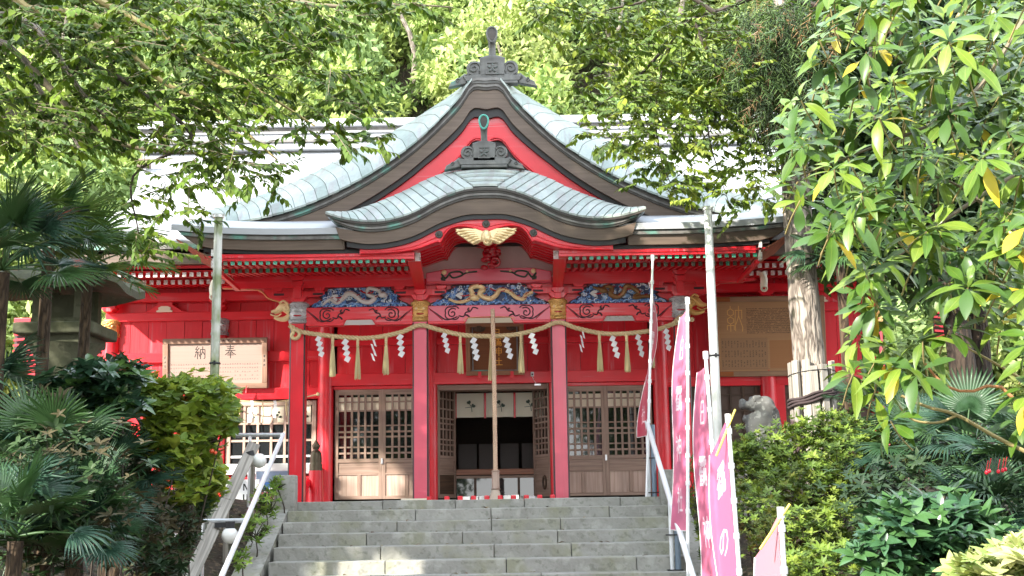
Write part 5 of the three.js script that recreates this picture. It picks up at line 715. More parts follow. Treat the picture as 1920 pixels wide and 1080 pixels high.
{
  const p = at(1432, 800, 2.2), L = thing('lion_dog_statue', 'grey stone lion-dog statue with open jaws facing left above the azaleas', 'statue', [p.x + 0.02, 0.36, 2.2], 0.12);
  const B = [[[0.12, 0.17, 0], [0.06, 0.2, 0], 0.2, 0.2], [[0.06, 0.22, 0], [-0.05, 0.46, 0], 0.19, 0.165], [[-0.10, 0.40, 0], [-0.11, 0.45, 0], 0.13, 0.13], [[-0.03, 0.52, 0], [0.0, 0.62, 0], 0.15, 0.13], [[0.0, 0.69, 0], [-0.10, 0.70, 0], 0.12, 0.10],
    [[-0.10, 0.70, 0.035], [-0.26, 0.70, 0.03], 0.06, 0.042, 0.03], [[-0.10, 0.70, -0.035], [-0.26, 0.70, -0.03], 0.06, 0.042, 0.03], [[-0.265, 0.735, 0], [-0.265, 0.74, 0], 0.04, 0.04, 0.02], [[-0.05, 0.59, 0], [-0.235, 0.535, 0], 0.07, 0.040, 0.02], [[-0.245, 0.555, 0], [-0.25, 0.58, 0], 0.022, 0.016, 0.012], [[-0.13, 0.775, 0.06], [-0.09, 0.785, 0.06], 0.036, 0.036, 0.02], [[-0.13, 0.775, -0.06], [-0.09, 0.785, -0.06], 0.036, 0.036, 0.02],
    [[0.02, 0.70, 0.09], [0.09, 0.66, 0.105], 0.035, 0.02, 0.02], [[0.02, 0.70, -0.09], [0.09, 0.66, -0.105], 0.035, 0.02, 0.02], [[-0.06, 0.36, 0.11], [-0.13, 0.02, 0.10], 0.085, 0.055], [[-0.06, 0.36, -0.11], [-0.13, 0.02, -0.10], 0.085, 0.055], [[-0.13, 0.02, 0.10], [-0.19, 0.015, 0.10], 0.06, 0.05], [[-0.13, 0.02, -0.10], [-0.19, 0.015, -0.10], 0.06, 0.05],
    [[0.10, 0.18, 0.13], [-0.02, 0.13, 0.16], 0.13, 0.08], [[0.10, 0.18, -0.13], [-0.02, 0.13, -0.16], 0.13, 0.08], [[0.0, 0.03, 0.16], [-0.09, 0.02, 0.16], 0.05, 0.045], [[0.0, 0.03, -0.16], [-0.09, 0.02, -0.16], 0.05, 0.045], [[0.27, 0.12, 0], [0.30, 0.42, 0], 0.07, 0.05], [[0.10, 0.60, 0], [0.14, 0.44, 0], 0.075, 0.06], [[0.02, 0.50, 0.12], [0.08, 0.42, 0.13], 0.05, 0.03, 0.02], [[-0.03, 0.56, 0.125], [0.0, 0.48, 0.145], 0.04, 0.02, 0.02], [[-0.15, 0.622, -0.2], [-0.15, 0.622, 0.2], 0.014, 0.014, 'cut'], [[-0.19, 0.622, -0.2], [-0.19, 0.622, 0.2], 0.024, 0.024, 'cut'], [[-0.23, 0.62, -0.2], [-0.23, 0.62, 0.2], 0.032, 0.032, 'cut'], [[-0.27, 0.615, -0.2], [-0.27, 0.615, 0.2], 0.036, 0.036, 'cut']];
  const g = field(B, 0.0125, [-0.32, -0.05, -0.32], [0.40, 0.82, 0.32], 0.03); part('body', metric(g), M.stoneGrey, L);
  for (const s of SGN) part('curl', [tube(spiral(0.07, 0.55, s * 0.135, 0.006, 0.035, 1.2, 0, 1, 12), 0.010, 16, 5), tube(spiral(0.12, 0.47, s * 0.125, 0.006, 0.035, 1.2, 1, 1, 12), 0.010, 16, 5)], M.stoneGrey, L);
  part('eye', [sph(0.018, -0.14, 0.745, 0.082), sph(0.018, -0.14, 0.745, -0.082)], M.stoneGrey, L);
  part('plinth', [box(0.66, 0.1, 0.44, 0.03, -0.05, 0, { r: 0.012 }), box(0.86, 0.8, 0.62, 0.03, -0.5, 0, { r: 0.015 })], M.stone, L);
  const lanternM = std({ map: stoneMap, color: 0x868a72, roughness: 0.95, bumpMap: roughBump, bumpScale: 0.008 }), t = thing('stone_lantern', 'large grey stone lantern standing behind the left palms', 'lantern', [-4.98, -0.1, 2.5]);
  const cap = (r, y, lift) => { const P = (u, v) => { const a = u * Math.PI * 2, c = Math.pow(Math.abs(Math.cos(a * 2)), 3), q = lerp(r * (0.84 + 0.20 * Math.pow(Math.abs(Math.sin(a * 2)), 4)), 0.12, v); return [q * Math.cos(a), y + 0.36 * Math.pow(v, 0.8) + lift * Math.pow(Math.abs(Math.sin(a * 2)), 4) * Math.pow(1 - v, 3), q * Math.sin(a)]; }; return metric(slab(P, 48, 10, (u, v) => [0, -lerp(0.09, 0.3, v), 0])); };
  part('roof', cap(0.92, 2.62, 0.09), lanternM, t); part('finial', metric(new THREE.LatheGeometry([[0.001, 3.36], [0.06, 3.28], [0.13, 3.16], [0.10, 3.05], [0.16, 2.98], [0.12, 2.92]].map((p) => new THREE.Vector2(...p)).reverse(), 18)), lanternM, t);
  part('light_box', [box(0.12, 0.42, 0.12, -0.24, 2.42, 0.24), box(0.12, 0.42, 0.12, 0.24, 2.42, 0.24), box(0.12, 0.42, 0.12, -0.24, 2.42, -0.24), box(0.12, 0.42, 0.12, 0.24, 2.42, -0.24), box(0.62, 0.06, 0.62, 0, 2.22, 0), box(0.5, 0.36, 0.05, 0, 2.42, -0.2)], lanternM, t);
  part('platform', [box(0.92, 0.14, 0.92, 0, 2.12, 0, { r: 0.03 }), box(0.72, 0.12, 0.72, 0, 2.0, 0, { r: 0.03 })], lanternM, t);
  part('shaft', metric(new THREE.LatheGeometry([[0.60, 1.0], [0.56, 1.08], [0.42, 1.3], [0.32, 1.55], [0.31, 1.7], [0.36, 1.86], [0.44, 1.96]].map((p) => new THREE.Vector2(...p)), 24)), lanternM, t); part('base', [box(1.3, 0.3, 1.2, 0, 0.86, 0, { r: 0.03 }), box(1.6, 0.9, 1.5, 0, 0.3, 0, { r: 0.04 })], lanternM, t);
}
// ---------------------------------------------------------------- foliage
// a leaf that grows along +z from its stalk, its face up
function leafGeo(L, W, { seg = 4, fold = 0.25, droop = 0.2, tip = 0.8, wave = 0 } = {}) {
  const pos = [], uv = [], idx = [];
  for (let i = 0; i <= seg; i++) { const t = i / seg, w = W * 0.5 * Math.pow(Math.sin(Math.PI * Math.pow(clamp(t, 0.02, 0.985), tip)), 0.85), y = -droop * L * t * t; for (const s of [-1, 0, 1]) { pos.push(s * w, y + Math.abs(s) * w * fold + (s ? wave * Math.sin(t * 9) * s : 0), L * t); uv.push(s * 0.5 + 0.5, t); } }
  for (let i = 0; i < seg; i++) for (let k = 0; k < 2; k++) { const a = i * 3 + k, b = a + 1, c = a + 3, d = c + 1; idx.push(a, c, b, b, c, d); }
  const g = new THREE.BufferGeometry(); g.setAttribute('position', new THREE.Float32BufferAttribute(pos, 3)); g.setAttribute('uv', new THREE.Float32BufferAttribute(uv, 2)); g.setIndex(idx); g.computeVertexNormals(); return g;
}
const leafTex = (base, vein) => tex(64, 128, (u, v) => { const rib = clamp(1 - Math.abs(u - 0.5) * 26), side = clamp(1 - Math.abs(((v * 7 + Math.abs(u - 0.5) * 5) % 1) - 0.5) * 9); return mixc(mulc(base, 0.8 + 0.4 * fbm(u, v, 4, 6, 3, 301)), vein, clamp(rib * 0.7 + side * 0.16)); });
const leafMat = (rgb, o = {}) => std({ rgb, roughness: 0.55, transmission: 0.4, specularIntensity: 0.5, side: THREE.DoubleSide, ...o });
const frustumScore = (p) => { const q = p.clone().project(camera); return Math.abs(q.x) < 1.02 && Math.abs(q.y) < 1.02 && q.z < 1 ? 1 / p.distanceTo(camera.position) : 0; };
// leaves of one plant: the largest in view as parts, the rest together
function foliage(parent, list, geo, mats, n, name = 'leaf', rest = 'foliage') {
  parent.updateMatrixWorld(true); const inv = parent.matrixWorld.clone().invert();
  for (const l of list) l.score = frustumScore(l.p) * l.s;
  list.sort((a, b) => b.score - a.score); const near = list.slice(0, n).filter((l) => l.score > 0), far = list.slice(near.length);
  for (const l of near) { const m = new THREE.Mesh(Array.isArray(geo) ? geo[l.k ?? 0] : geo, mats[l.m ?? 0]); m.matrix.compose(l.p, l.q, V(l.s, l.s, l.s)).premultiply(inv); m.matrix.decompose(m.position, m.quaternion, m.scale); kid(m, name, parent); }
  const sets = new Map(); for (const l of far) { const key = (l.k ?? 0) + '_' + (l.m ?? 0); (sets.get(key) ?? sets.set(key, []).get(key)).push(l); }
  const c = new THREE.Color(), M0 = new THREE.Matrix4();
  for (const [key, ls] of sets) { const [k, mi] = key.split('_').map(Number), im = new THREE.InstancedMesh(Array.isArray(geo) ? geo[k] : geo, mats[mi], ls.length); ls.forEach((l, i) => { im.setMatrixAt(i, M0.compose(l.p, l.q, V(l.s, l.s, l.s)).premultiply(inv)); const b = l.b ?? 1; im.setColorAt(i, c.setRGB(b, b, b * 0.96)); }); tag(im, null, null, null, 'stuff'); kid(im, rest, parent); }
}
const Q = new THREE.Quaternion();
function facing(dir, up) { const z = dir.clone().normalize(), x = V().crossVectors(up, z); if (x.lengthSq() < 1e-6) x.set(1, 0, 0); x.normalize(); const y = V().crossVectors(z, x); return new THREE.Quaternion().setFromRotationMatrix(new THREE.Matrix4().makeBasis(x, y, z)); }
const rdir = (r) => { const a = r() * 6.283, y = r() * 2 - 1, q = Math.sqrt(1 - y * y); return V(q * Math.cos(a), y, q * Math.sin(a)); };
// sprays of small leaves along twigs that fill ellipses read off the photograph: [x, y, rx, ry, twigs]
function sprays(r, spots, z0, z1, o) {
  const L = [], twigs = [];
  for (const [cx, cy, rx, ry, n, za = z0, zb = z1] of spots) for (let k = 0; k < n; k++) {
    const a = r() * 6.283, q = Math.sqrt(r()), z = lerp(za, zb, r()), p = at(cx + rx * q * Math.cos(a), cy + ry * q * Math.sin(a), z), d = V((r() - 0.35) * 1.6, (r() - 0.62) * 0.8, (r() - 0.5) * 1.4).normalize(), len = o.twig * (0.6 + 0.8 * r()), m = Math.floor(r() * o.mats), br = 0.7 + 0.6 * r();
    const e = p.clone().addScaledVector(d, len); if (o.keep && !o.keep(p)) continue; twigs.push([p, e]);
    const nl = o.leaves; for (let i = 0; i < nl; i++) { const t = (i + 1) / nl, s = i % 2 ? 1 : -1, side = V().crossVectors(d, V(0, 1, 0)).normalize(), ld = d.clone().multiplyScalar(0.55).addScaledVector(side, s * 0.8 * (1 - t * 0.7)).add(V(0, -0.12 - 0.3 * r(), 0)).add(V(r() - 0.5, r() - 0.5, r() - 0.5).multiplyScalar(0.5)); L.push({ p: p.clone().lerp(e, t), q: facing(ld, V((r() - 0.5) * 0.9, 1, (r() - 0.5) * 0.9 + 0.35)), s: o.size * (0.65 + 0.6 * r()), m: r() < 0.8 ? m : Math.floor(r() * o.mats), b: br * (0.85 + 0.3 * r()) }); }
  }
  return { L, twigs };
}
const twigMesh = (tw, rr) => mg(tw.map(([a, b]) => { const g = new THREE.CylinderGeometry(rr * 0.5, rr, a.distanceTo(b), 4, 1, true); g.applyMatrix4(new THREE.Matrix4().compose(a.clone().lerp(b, 0.5), new THREE.Quaternion().setFromUnitVectors(V(0, 1, 0), b.clone().sub(a).normalize()), V(1, 1, 1))); return g; }));
const branchOf = (pts, r0, r1, m, t, name = 'branch') => part(name, limb(pts, [r0, lerp(r0, r1, 0.5), r1], Math.max(8, pts.length * 4), 7), m, t);
const px = (list, z) => list.map((p) => at(p[0], p[1], p[2] ?? z));
// ---- the tree whose boughs hang in at the upper left
{
  const r = rngOf(401), t = thing('broadleaf_tree', 'small-leaved tree whose boughs hang in over the upper left of the roof', 'tree');
  const trunk = [V(-6.2, -1.0, 8.4), V(-6.0, 1.6, 8.3), V(-5.6, 3.6, 8.2), V(-5.0, 5.4, 8.2)]; part('trunk', limb(trunk, [0.26, 0.22, 0.17, 0.12], 20, 12), M.bark, t);
  branchOf([V(-5.9, 2.4, 8.3), ...px([[-40, 30], [60, 46], [118, 120], [150, 170], [215, 230]], 8.2)], 0.08, 0.012, M.bark, t);
  branchOf([V(-5.95, 2.0, 8.3), ...px([[-30, 70], [40, 108], [72, 168], [110, 212], [150, 280]], 8.4)], 0.07, 0.01, M.bark, t);
  branchOf([V(-5.5, 3.8, 8.2), ...px([[60, -60], [200, 8], [330, 80], [440, 142], [520, 190], [590, 236]], 8.0)], 0.06, 0.007, M.twigOlive, t);
  branchOf([V(-5.6, 3.3, 8.2), ...px([[-20, -30], [60, 20], [130, 24], [200, 60], [300, 150], [420, 215], [520, 300]], 7.8)], 0.06, 0.007, M.twigOlive, t);
  branchOf([V(-5.2, 4.8, 8.2), ...px([[200, -120], [420, -40], [600, 10], [760, 8], [850, 14]], 7.8)], 0.06, 0.006, M.twig, t);
  branchOf(px([[40, 108], [140, 210], [230, 270], [330, 285], [460, 290]], 8.2), 0.03, 0.006, M.twig, t);
  branchOf(px([[118, 120], [190, 130], [300, 200], [360, 260], [250, 330], [260, 440]], 8.0), 0.025, 0.005, M.twigDark, t);
  const S = [[60, 40, 150, 70, 70], [220, 40, 190, 60, 90], [420, 40, 200, 55, 90], [600, 14, 170, 36, 52], [770, 4, 90, 18, 15], [100, 150, 160, 80, 80], [280, 140, 190, 65, 85], [440, 120, 150, 60, 62], [560, 72, 90, 45, 30], [90, 235, 130, 55, 55], [230, 240, 130, 45, 50], [350, 245, 100, 45, 34], [440, 215, 90, 35, 24], [470, 312, 70, 28, 20], [420, 290, 100, 22, 22], [610, 150, 70, 28, 13], [690, 205, 40, 22, 9], [650, 262, 70, 18, 15], [590, 235, 50, 22, 9], [300, 372, 50, 20, 6], [250, 405, 24, 40, 8], [365, 398, 45, 14, 7], [270, 455, 40, 26, 11], [350, 330, 100, 16, 12]];
  const mats = [[0.085, 0.150, 0.016], [0.115, 0.19, 0.018], [0.06, 0.115, 0.016], [0.17, 0.25, 0.022]].map((c) => leafMat(c, { clearcoat: 0, roughness: 0.6, specularIntensity: 0.4, transmission: 0.5 }));
  const { L, twigs } = sprays(r, S, 7.3, 9.0, { twig: 0.26, leaves: 17, size: 0.68, mats: 4 });
  // unseen leaf masses added around the crown to shade the steps and porch
  // openings cut into them along the sun direction, to light the bright shrub, the azaleas, the tree at the right and the left doors
  const SD = sun.position.clone().sub(sun.target.position).normalize(), sunlit = [[V(-3.3, 0.7, 5.4), 0.85], [V(2.9, 0.4, 4.4), 1.2], [V(3.2, -0.6, 5.8), 1.0], [V(-1.9, 0.3, -2.4), 0.5], [V(2.6, 4.6, 3.2), 2.1]];
  const out = []; for (let k = 0; k < 5400; k++) { const a = r() * 6.283, q = Math.sqrt(r()), p = k % 5 === 4 ? V(-6.7 + 2.2 * q * Math.cos(a), 2.0 + 2.8 * r(), 7.7 + 1.3 * q * Math.sin(a)) : k % 3 ? V(-6.4 + 4.6 * q * Math.cos(a), 4.1 + 7.4 * r(), 5.7 + 2.6 * q * Math.sin(a)) : V(-9.5 + 3.2 * q * Math.cos(a), 4.6 + 4.0 * r(), 11.0 + 1.7 * q * Math.sin(a)); if (sunlit.some(([o, R]) => V().crossVectors(p.clone().sub(o), SD).length() < R)) continue; const s = p.clone().project(camera); if (Math.abs(s.x) < 1.02 && Math.abs(s.y) < 1.0) continue; for (let i = 0; i < 8; i++) { const d = rdir(r); d.y = -Math.abs(d.y) * 0.5; out.push({ p: p.clone().addScaledVector(rdir(r), 0.28), q: facing(d, V(r() - 0.5, 1, r() - 0.5)), s: 2 + r(), m: Math.floor(r() * 4), b: 1 }); } }
  tag(part('twigs', twigMesh(twigs, 0.004), M.twig, t), null, null, null, 'stuff');
  foliage(t, [...L, ...out], leafGeo(0.086, 0.053, { fold: 0.2, droop: 0.25 }), mats, 300);
}
// ---- the tree over the right half of the roof
{
  const r = rngOf(411), t = thing('broadleaf_tree', 'yellow-green small-leaved tree hanging over the right slope of the roof', 'tree');
  part('trunk', limb([V(5.6, -0.6, 2.6), V(5.4, 2.5, 2.6), V(5.0, 5.0, 2.7), V(4.4, 7.6, 2.8)], [0.17, 0.145, 0.11, 0.07], 18, 10), M.barkDark, t);
  branchOf([V(4.9, 5.4, 2.7), ...px([[1440, -10], [1340, 24], [1300, 32], [1255, 80], [1190, 150], [1120, 200]], 3.0)], 0.06, 0.008, M.twigDark, t);
  branchOf(px([[1300, 32], [1318, 80], [1340, 120], [1345, 165], [1330, 200]], 3.1), 0.024, 0.008, M.twigDark, t); branchOf(px([[1345, 165], [1335, 240], [1300, 275]], 3.1), 0.012, 0.005, M.twigDark, t); branchOf(px([[1340, 24], [1280, -10], [1180, 10], [1080, 30]], 3.2), 0.03, 0.006, M.twigDark, t); branchOf(px([[1325, 190], [1330, 260], [1350, 330], [1370, 390]], 3.0), 0.012, 0.004, M.twigDark, t); branchOf(px([[1255, 80], [1230, 200], [1240, 300], [1270, 370]], 3.3), 0.02, 0.004, M.twigDark, t); branchOf(px([[1440, 100], [1380, 180], [1395, 250], [1430, 300]], 3.0), 0.02, 0.005, M.twigDark, t);
  const S = [[1090, 40, 90, 40, 46], [1030, 12, 40, 14, 10], [1180, 30, 90, 40, 44], [1260, 70, 110, 55, 70], [1140, 105, 70, 45, 32], [1180, 180, 100, 50, 62], [1270, 170, 100, 65, 76], [1345, 130, 70, 80, 50], [1150, 245, 70, 32, 30], [1230, 265, 90, 42, 54], [1330, 240, 80, 55, 50], [1400, 290, 60, 50, 32], [1240, 325, 60, 26, 22], [1265, 362, 36, 16, 11], [1340, 345, 60, 32, 17], [1368, 392, 22, 22, 6], [1425, 345, 34, 40, 16], [1320, 40, 120, 40, 44], [1110, 150, 40, 30, 9], [1400, 200, 60, 60, 30]];
  const mats = [[0.13, 0.20, 0.025], [0.19, 0.27, 0.03], [0.09, 0.15, 0.025], [0.27, 0.33, 0.04]].map((c) => leafMat(c, { clearcoat: 0, specularIntensity: 0.4, transmission: 0.5 }));
  const { L, twigs } = sprays(r, S, 2.4, 4.2, { twig: 0.30, leaves: 15, size: 0.74, mats: 4 });
  tag(part('twigs', twigMesh(twigs, 0.0045), M.twigDark, t), null, null, null, 'stuff');
  foliage(t, L, leafGeo(0.10, 0.062, { fold: 0.15, droop: 0.25 }), mats, 300);
}
// ---- the big trunk with its timber guard
{
  const r = rngOf(421), t = thing('cedar_tree', 'tall cedar with furrowed bark and drooping sprays right of the porch', 'tree', [3.66, 0, 2.8]);
  const tr = limb([V(0.06, -0.8, 0), V(0.02, 0.9, 0), V(-0.02, 2.2, 0), V(-0.03, 4.2, -0.05), V(0.02, 9.0, -0.1)], [0.23, 0.185, 0.165, 0.15, 0.10], 60, 26), p = tr.attributes.position, n = tr.attributes.normal; for (let i = 0; i < p.count; i++) { const a = Math.atan2(p.getZ(i), p.getX(i)), f = 0.030 * (Math.abs(fbm(a / 6.283 + 0.5, p.getY(i) * 0.21 + 2, 16, 8, 3, 431) - 0.5) * 2.4); p.setXYZ(i, p.getX(i) - n.getX(i) * f, p.getY(i), p.getZ(i) - n.getZ(i) * f); } tr.computeVertexNormals();
  part('trunk', tr, M.barkPale, t);
  const sp = []; for (const s of [0, 1, 2, 3, 4, 5, 6, 7, 8, 9, 10, 11, 12, 13]) { const g = new THREE.ConeGeometry(0.006, 0.10, 3, 1); g.translate(0, 0.05, 0); g.rotateX(Math.PI / 2); g.rotateX(-0.4 - r() * 0.6); g.rotateZ(s * 1.9); g.translate(0, 0, 0.022 * s); sp.push(g); } const spray = mg(sp);
  const L = [], S = [[1420, 40, 60, 50, 150], [1450, 120, 60, 70, 200], [1400, 150, 40, 50, 70], [1480, 60, 60, 70, 160], [1500, 170, 50, 60, 110], [1440, 200, 40, 30, 60], [1380, 90, 30, 40, 40], [1530, 20, 70, 40, 80], [1480, 240, 40, 40, 50]];
  for (const [cx, cy, rx, ry, m] of S) for (let k = 0; k < m; k++) { const a = r() * 6.3, q = Math.sqrt(r()), pp = at(cx + rx * q * Math.cos(a), cy + ry * q * Math.sin(a), 2.4 + 1.6 * r()); L.push({ p: pp, q: facing(V((r() - 0.6) * 1.2, -0.5 - r() * 0.8, (r() - 0.4)), V(r() - 0.5, 0.3, 1)), s: 0.9 + 0.8 * r(), m: r() < 0.14 ? 3 : Math.floor(r() * 3), b: 0.7 + 0.6 * r() }); }
  foliage(t, L, spray, [leafMat([0.06, 0.12, 0.03]), leafMat([0.10, 0.17, 0.04]), leafMat([0.05, 0.085, 0.03]), leafMat([0.24, 0.15, 0.06])], 120, 'needle_spray');
  for (const [a, b] of [[[1490, 90], [1400, 150]], [[1500, 40], [1420, 60]], [[1500, 150], [1450, 210]]]) { const A = at(...a, 2.9), B = at(...b, 3.2); A.sub(t.position); B.sub(t.position); branchOf([A, A.clone().lerp(B, 0.5).add(V(0, 0.08, 0)), B], 0.03, 0.008, M.bark, t); }
  const gd = thing('timber_guard', 'ring of grey timber slats roped round the foot of the cedar trunk', 'tree guard', [3.68, 0, 2.8]);
  for (let k = 0; k < 13; k++) { const a = -2.0 + k * 0.49, rr = 0.235, top = 1.46 + 0.09 * (r() - 0.4); part('slat', box(0.088, top + 0.9, 0.045, rr * Math.sin(a), (top - 0.9) / 2, rr * Math.cos(a), { ry: a, r: 0.006, rz: (r() - 0.5) * 0.05, off: k * 0.31 }), M.woodGrey, gd); }
  for (let k = 0; k < 3; k++) { const P = []; for (let i = 0; i < 26; i++) { const a = i / 26 * 6.283; P.push(V(0.275 * Math.sin(a), 1.06 + k * 0.034 + 0.07 * Math.sin(a) + 0.008 * Math.sin(a * 5 + k), 0.275 * Math.cos(a))); } part('binding_rope', tube(P, 0.017, 80, 6, true), std({ rgb: [0.045, 0.03, 0.03], roughness: 0.9 }), gd); }
  part('wire', tube(Array.from({ length: 26 }, (_, i) => { const a = i / 26 * 6.283; return V(0.265 * Math.sin(a), 1.36 + 0.03 * Math.sin(a + 1), 0.265 * Math.cos(a)); }), 0.005, 60, 4, true), M.rubber, gd);
}
// ---- the large-leaved tree at the right
{
  const r = rngOf(441), t = thing('large_leaf_tree', 'tree with long glossy leaves in whorls and some yellow ones filling the right side', 'tree');
  part('trunk', limb([V(5.2, -1.6, 9.2), V(5.1, 1.0, 9.1), V(4.9, 3.0, 8.9), V(4.6, 5.0, 8.6)], [0.16, 0.14, 0.11, 0.07], 18, 10), M.bark, t);
  const z = 8.6, olive = M.twigOlive;
  branchOf([V(5.1, -0.5, 9.1), ...px([[1930, 850], [1860, 815], [1790, 776], [1735, 762], [1690, 742]], z)], 0.026, 0.010, olive, t); branchOf(px([[1795, 778], [1760, 792], [1710, 786], [1678, 752]], z), 0.010, 0.006, olive, t);
  branchOf([V(5.1, 0.2, 9.1), ...px([[1930, 768], [1868, 722], [1815, 735], [1770, 722], [1735, 682]], z)], 0.022, 0.008, std({ rgb: [0.45, 0.20, 0.08], roughness: 0.7 }), t); branchOf(px([[1925, 716], [1850, 672], [1790, 640]], z), 0.012, 0.006, olive, t); branchOf(px([[1925, 560], [1840, 500], [1780, 470], [1730, 440]], z), 0.016, 0.007, olive, t); branchOf(px([[1930, 460], [1800, 350], [1750, 330]], z), 0.02, 0.008, M.twig, t); branchOf(px([[1640, -20], [1634, 80], [1630, 160], [1660, 330], [1640, 480]], 8.2), 0.016, 0.008, M.twigDark, t); branchOf(px([[1830, -20], [1780, 60], [1760, 110], [1730, 220]], z), 0.018, 0.008, olive, t); branchOf(px([[1930, 20], [1830, 170], [1750, 230], [1600, 290], [1500, 330]], 8.3), 0.02, 0.007, M.twig, t); branchOf(px([[1900, 330], [1820, 380], [1720, 450], [1600, 560]], 8.2), 0.018, 0.006, M.twig, t);
  const leftB = curve1([[-20, 1520], [60, 1510], [130, 1505], [200, 1470], [300, 1475], [380, 1485], [440, 1550], [520, 1595], [600, 1620], [660, 1630], [720, 1660], [780, 1700]]), L = [], tips = [];
  const hole = (x, y) => (x > 1690 && x < 1810 && y > 340 && y < 415) || (x > 1660 && x < 1760 && y > 500 && y < 610) || (x > 1770 && x < 1925 && y > 560 && y < 800) || (y > 640 && x > 1700 && x < 1770) || y > 745 || (x > 1600 && x < 1760 && y > 600 && y < 640);
  for (let y = -20; y < 760; y += 50) for (let x = 1440; x < 1960; x += 55) { const X = x + (r() - 0.5) * 44, Y = y + (r() - 0.5) * 40; if (X < leftB(Y) || hole(X, Y)) continue; tips.push([X, Y, 8.0 + 1.3 * r() + (X - 1440) * 0.0012]); if (r() < 0.85 && Y < 480) tips.push([X + (r() - 0.5) * 50 + 10, Y + (r() - 0.5) * 50, 6.6 + 1.2 * r()]); }
  for (const q of [[1600, 700, 8.6], [1660, 650, 8.7], [1690, 690, 8.9], [1730, 640, 9], [1640, 735, 8.6], [1780, 620, 9], [1720, 700, 9], [1610, 640, 8.3], [1640, 600, 8.3], [1620, 550, 8.2], [1670, 790, 8.9], [1915, 790, 8.6], [1830, 560, 9], [1880, 600, 9], [1900, 520, 8.8], [1860, 470, 9], [1780, 530, 8.6]]) tips.push(q);
  for (const [X, Y, zz] of tips) {
    const c = at(X, Y, zz), ax = V((r() - 0.62) * 1.1, 0.75, 0.45 + (r() - 0.3) * 0.8).normalize(), n = 9 + Math.floor(r() * 5), m0 = Math.floor(r() * 4);
    const u = V().crossVectors(ax, V(0.3, 0.1, 1)).normalize(), w = V().crossVectors(ax, u);
    for (let i = 0; i < n; i++) { const a = i * 2.4 + r() * 0.5, tilt = lerp(0.6, -0.45, i / n) + (r() - 0.5) * 0.3, d = u.clone().multiplyScalar(Math.cos(a)).addScaledVector(w, Math.sin(a)).addScaledVector(ax, tilt).add(V(0, -0.10, 0)), old = i > n - 3 && r() < 0.13; L.push({ p: c.clone().addScaledVector(ax, -0.05 * i / n + 0.02).addScaledVector(d, 0.02), q: facing(d, ax.clone().add(V(0, 0.3, 0))), s: (0.95 + 0.5 * r()) * (i < 2 ? 0.6 : 1), m: old ? 4 : r() < 0.7 ? m0 : Math.floor(r() * 4), k: Math.floor(r() * 4), b: 0.85 + 0.3 * r() }); }
    branchOf([c.clone().addScaledVector(ax, -0.26).add(V(0.03, 0.02, -0.12)), c.clone().addScaledVector(ax, -0.12).add(V(0, 0, -0.04)), c], 0.006, 0.005, olive, t, 'twig');
  }
  const lt = leafTex([0.105, 0.185, 0.020], [0.28, 0.33, 0.07]), lt2 = leafTex([0.16, 0.245, 0.024], [0.34, 0.38, 0.08]), gl = { roughness: 0.45, clearcoat: 0.16, clearcoatRoughness: 0.25, transmission: 0.34, specularIntensity: 0.6 };
  foliage(t, L, [leafGeo(0.185, 0.066, { seg: 7, fold: 0.18, droop: 0.24, tip: 1.35 }), leafGeo(0.17, 0.060, { seg: 7, fold: 0.25, droop: 0.38, tip: 1.3 }), leafGeo(0.19, 0.058, { seg: 7, fold: 0.35, droop: 0.6, tip: 1.2, wave: 0.004 }), leafGeo(0.15, 0.062, { seg: 7, fold: 0.12, droop: 0.1, tip: 1.4, wave: 0.005 })], [leafMat(null, { map: lt, ...gl }), leafMat(null, { map: lt2, ...gl }), leafMat([0.06, 0.13, 0.024], gl), leafMat(null, { map: lt, color: 0xc8dcb0, ...gl }), leafMat([0.62, 0.48, 0.04], { ...gl, transmission: 0.4 })], 300);
}
// ---- fan palms
function fanGeo(r, R, n, spread, droop) {
  const pos = [], idx = [];
  for (let k = 0; k < n; k++) { const a = (k / (n - 1) - 0.5) * spread, rr = R * (0.86 + 0.14 * Math.cos(a * 0.9)) * (0.94 + 0.1 * r()), dd = droop * (0.7 + 0.7 * r()), w = 0.0125 * R / 0.45, b = pos.length / 3, bend = r() < 0.25 ? 0.5 : 0; for (let i = 0; i <= 4; i++) { const t = i / 4, q = t * rr, ww = w * (i === 0 ? 0.25 : i === 4 ? 0.15 : 1 - 0.25 * Math.abs(t - 0.5)), y = -dd * rr * t * t * t - bend * rr * Math.max(0, t - 0.55) + 0.03 * Math.abs(a) * t, cx = Math.sin(a), cz = Math.cos(a); for (const s of [-1, 0, 1]) pos.push(q * cx + s * ww * cz, y + (s ? 0.010 : 0), q * cz - s * ww * cx); } for (let i = 0; i < 4; i++) for (let s = 0; s < 2; s++) { const p = b + i * 3 + s; idx.push(p, p + 3, p + 1, p + 1, p + 3, p + 4); } }
  const g = new THREE.BufferGeometry(); g.setAttribute('position', new THREE.Float32BufferAttribute(pos, 3)); g.setAttribute('uv', new THREE.Float32BufferAttribute(new Float32Array(pos.length / 3 * 2), 2)); g.setIndex(idx); g.computeVertexNormals(); return g;
}
const palmR = rngOf(451), fans = [fanGeo(palmR, 0.5, 36, 4.0, 0.08), fanGeo(palmR, 0.5, 32, 3.4, 0.2), fanGeo(palmR, 0.5, 38, 4.4, 0.04), fanGeo(palmR, 0.5, 28, 3.0, 0.4)];
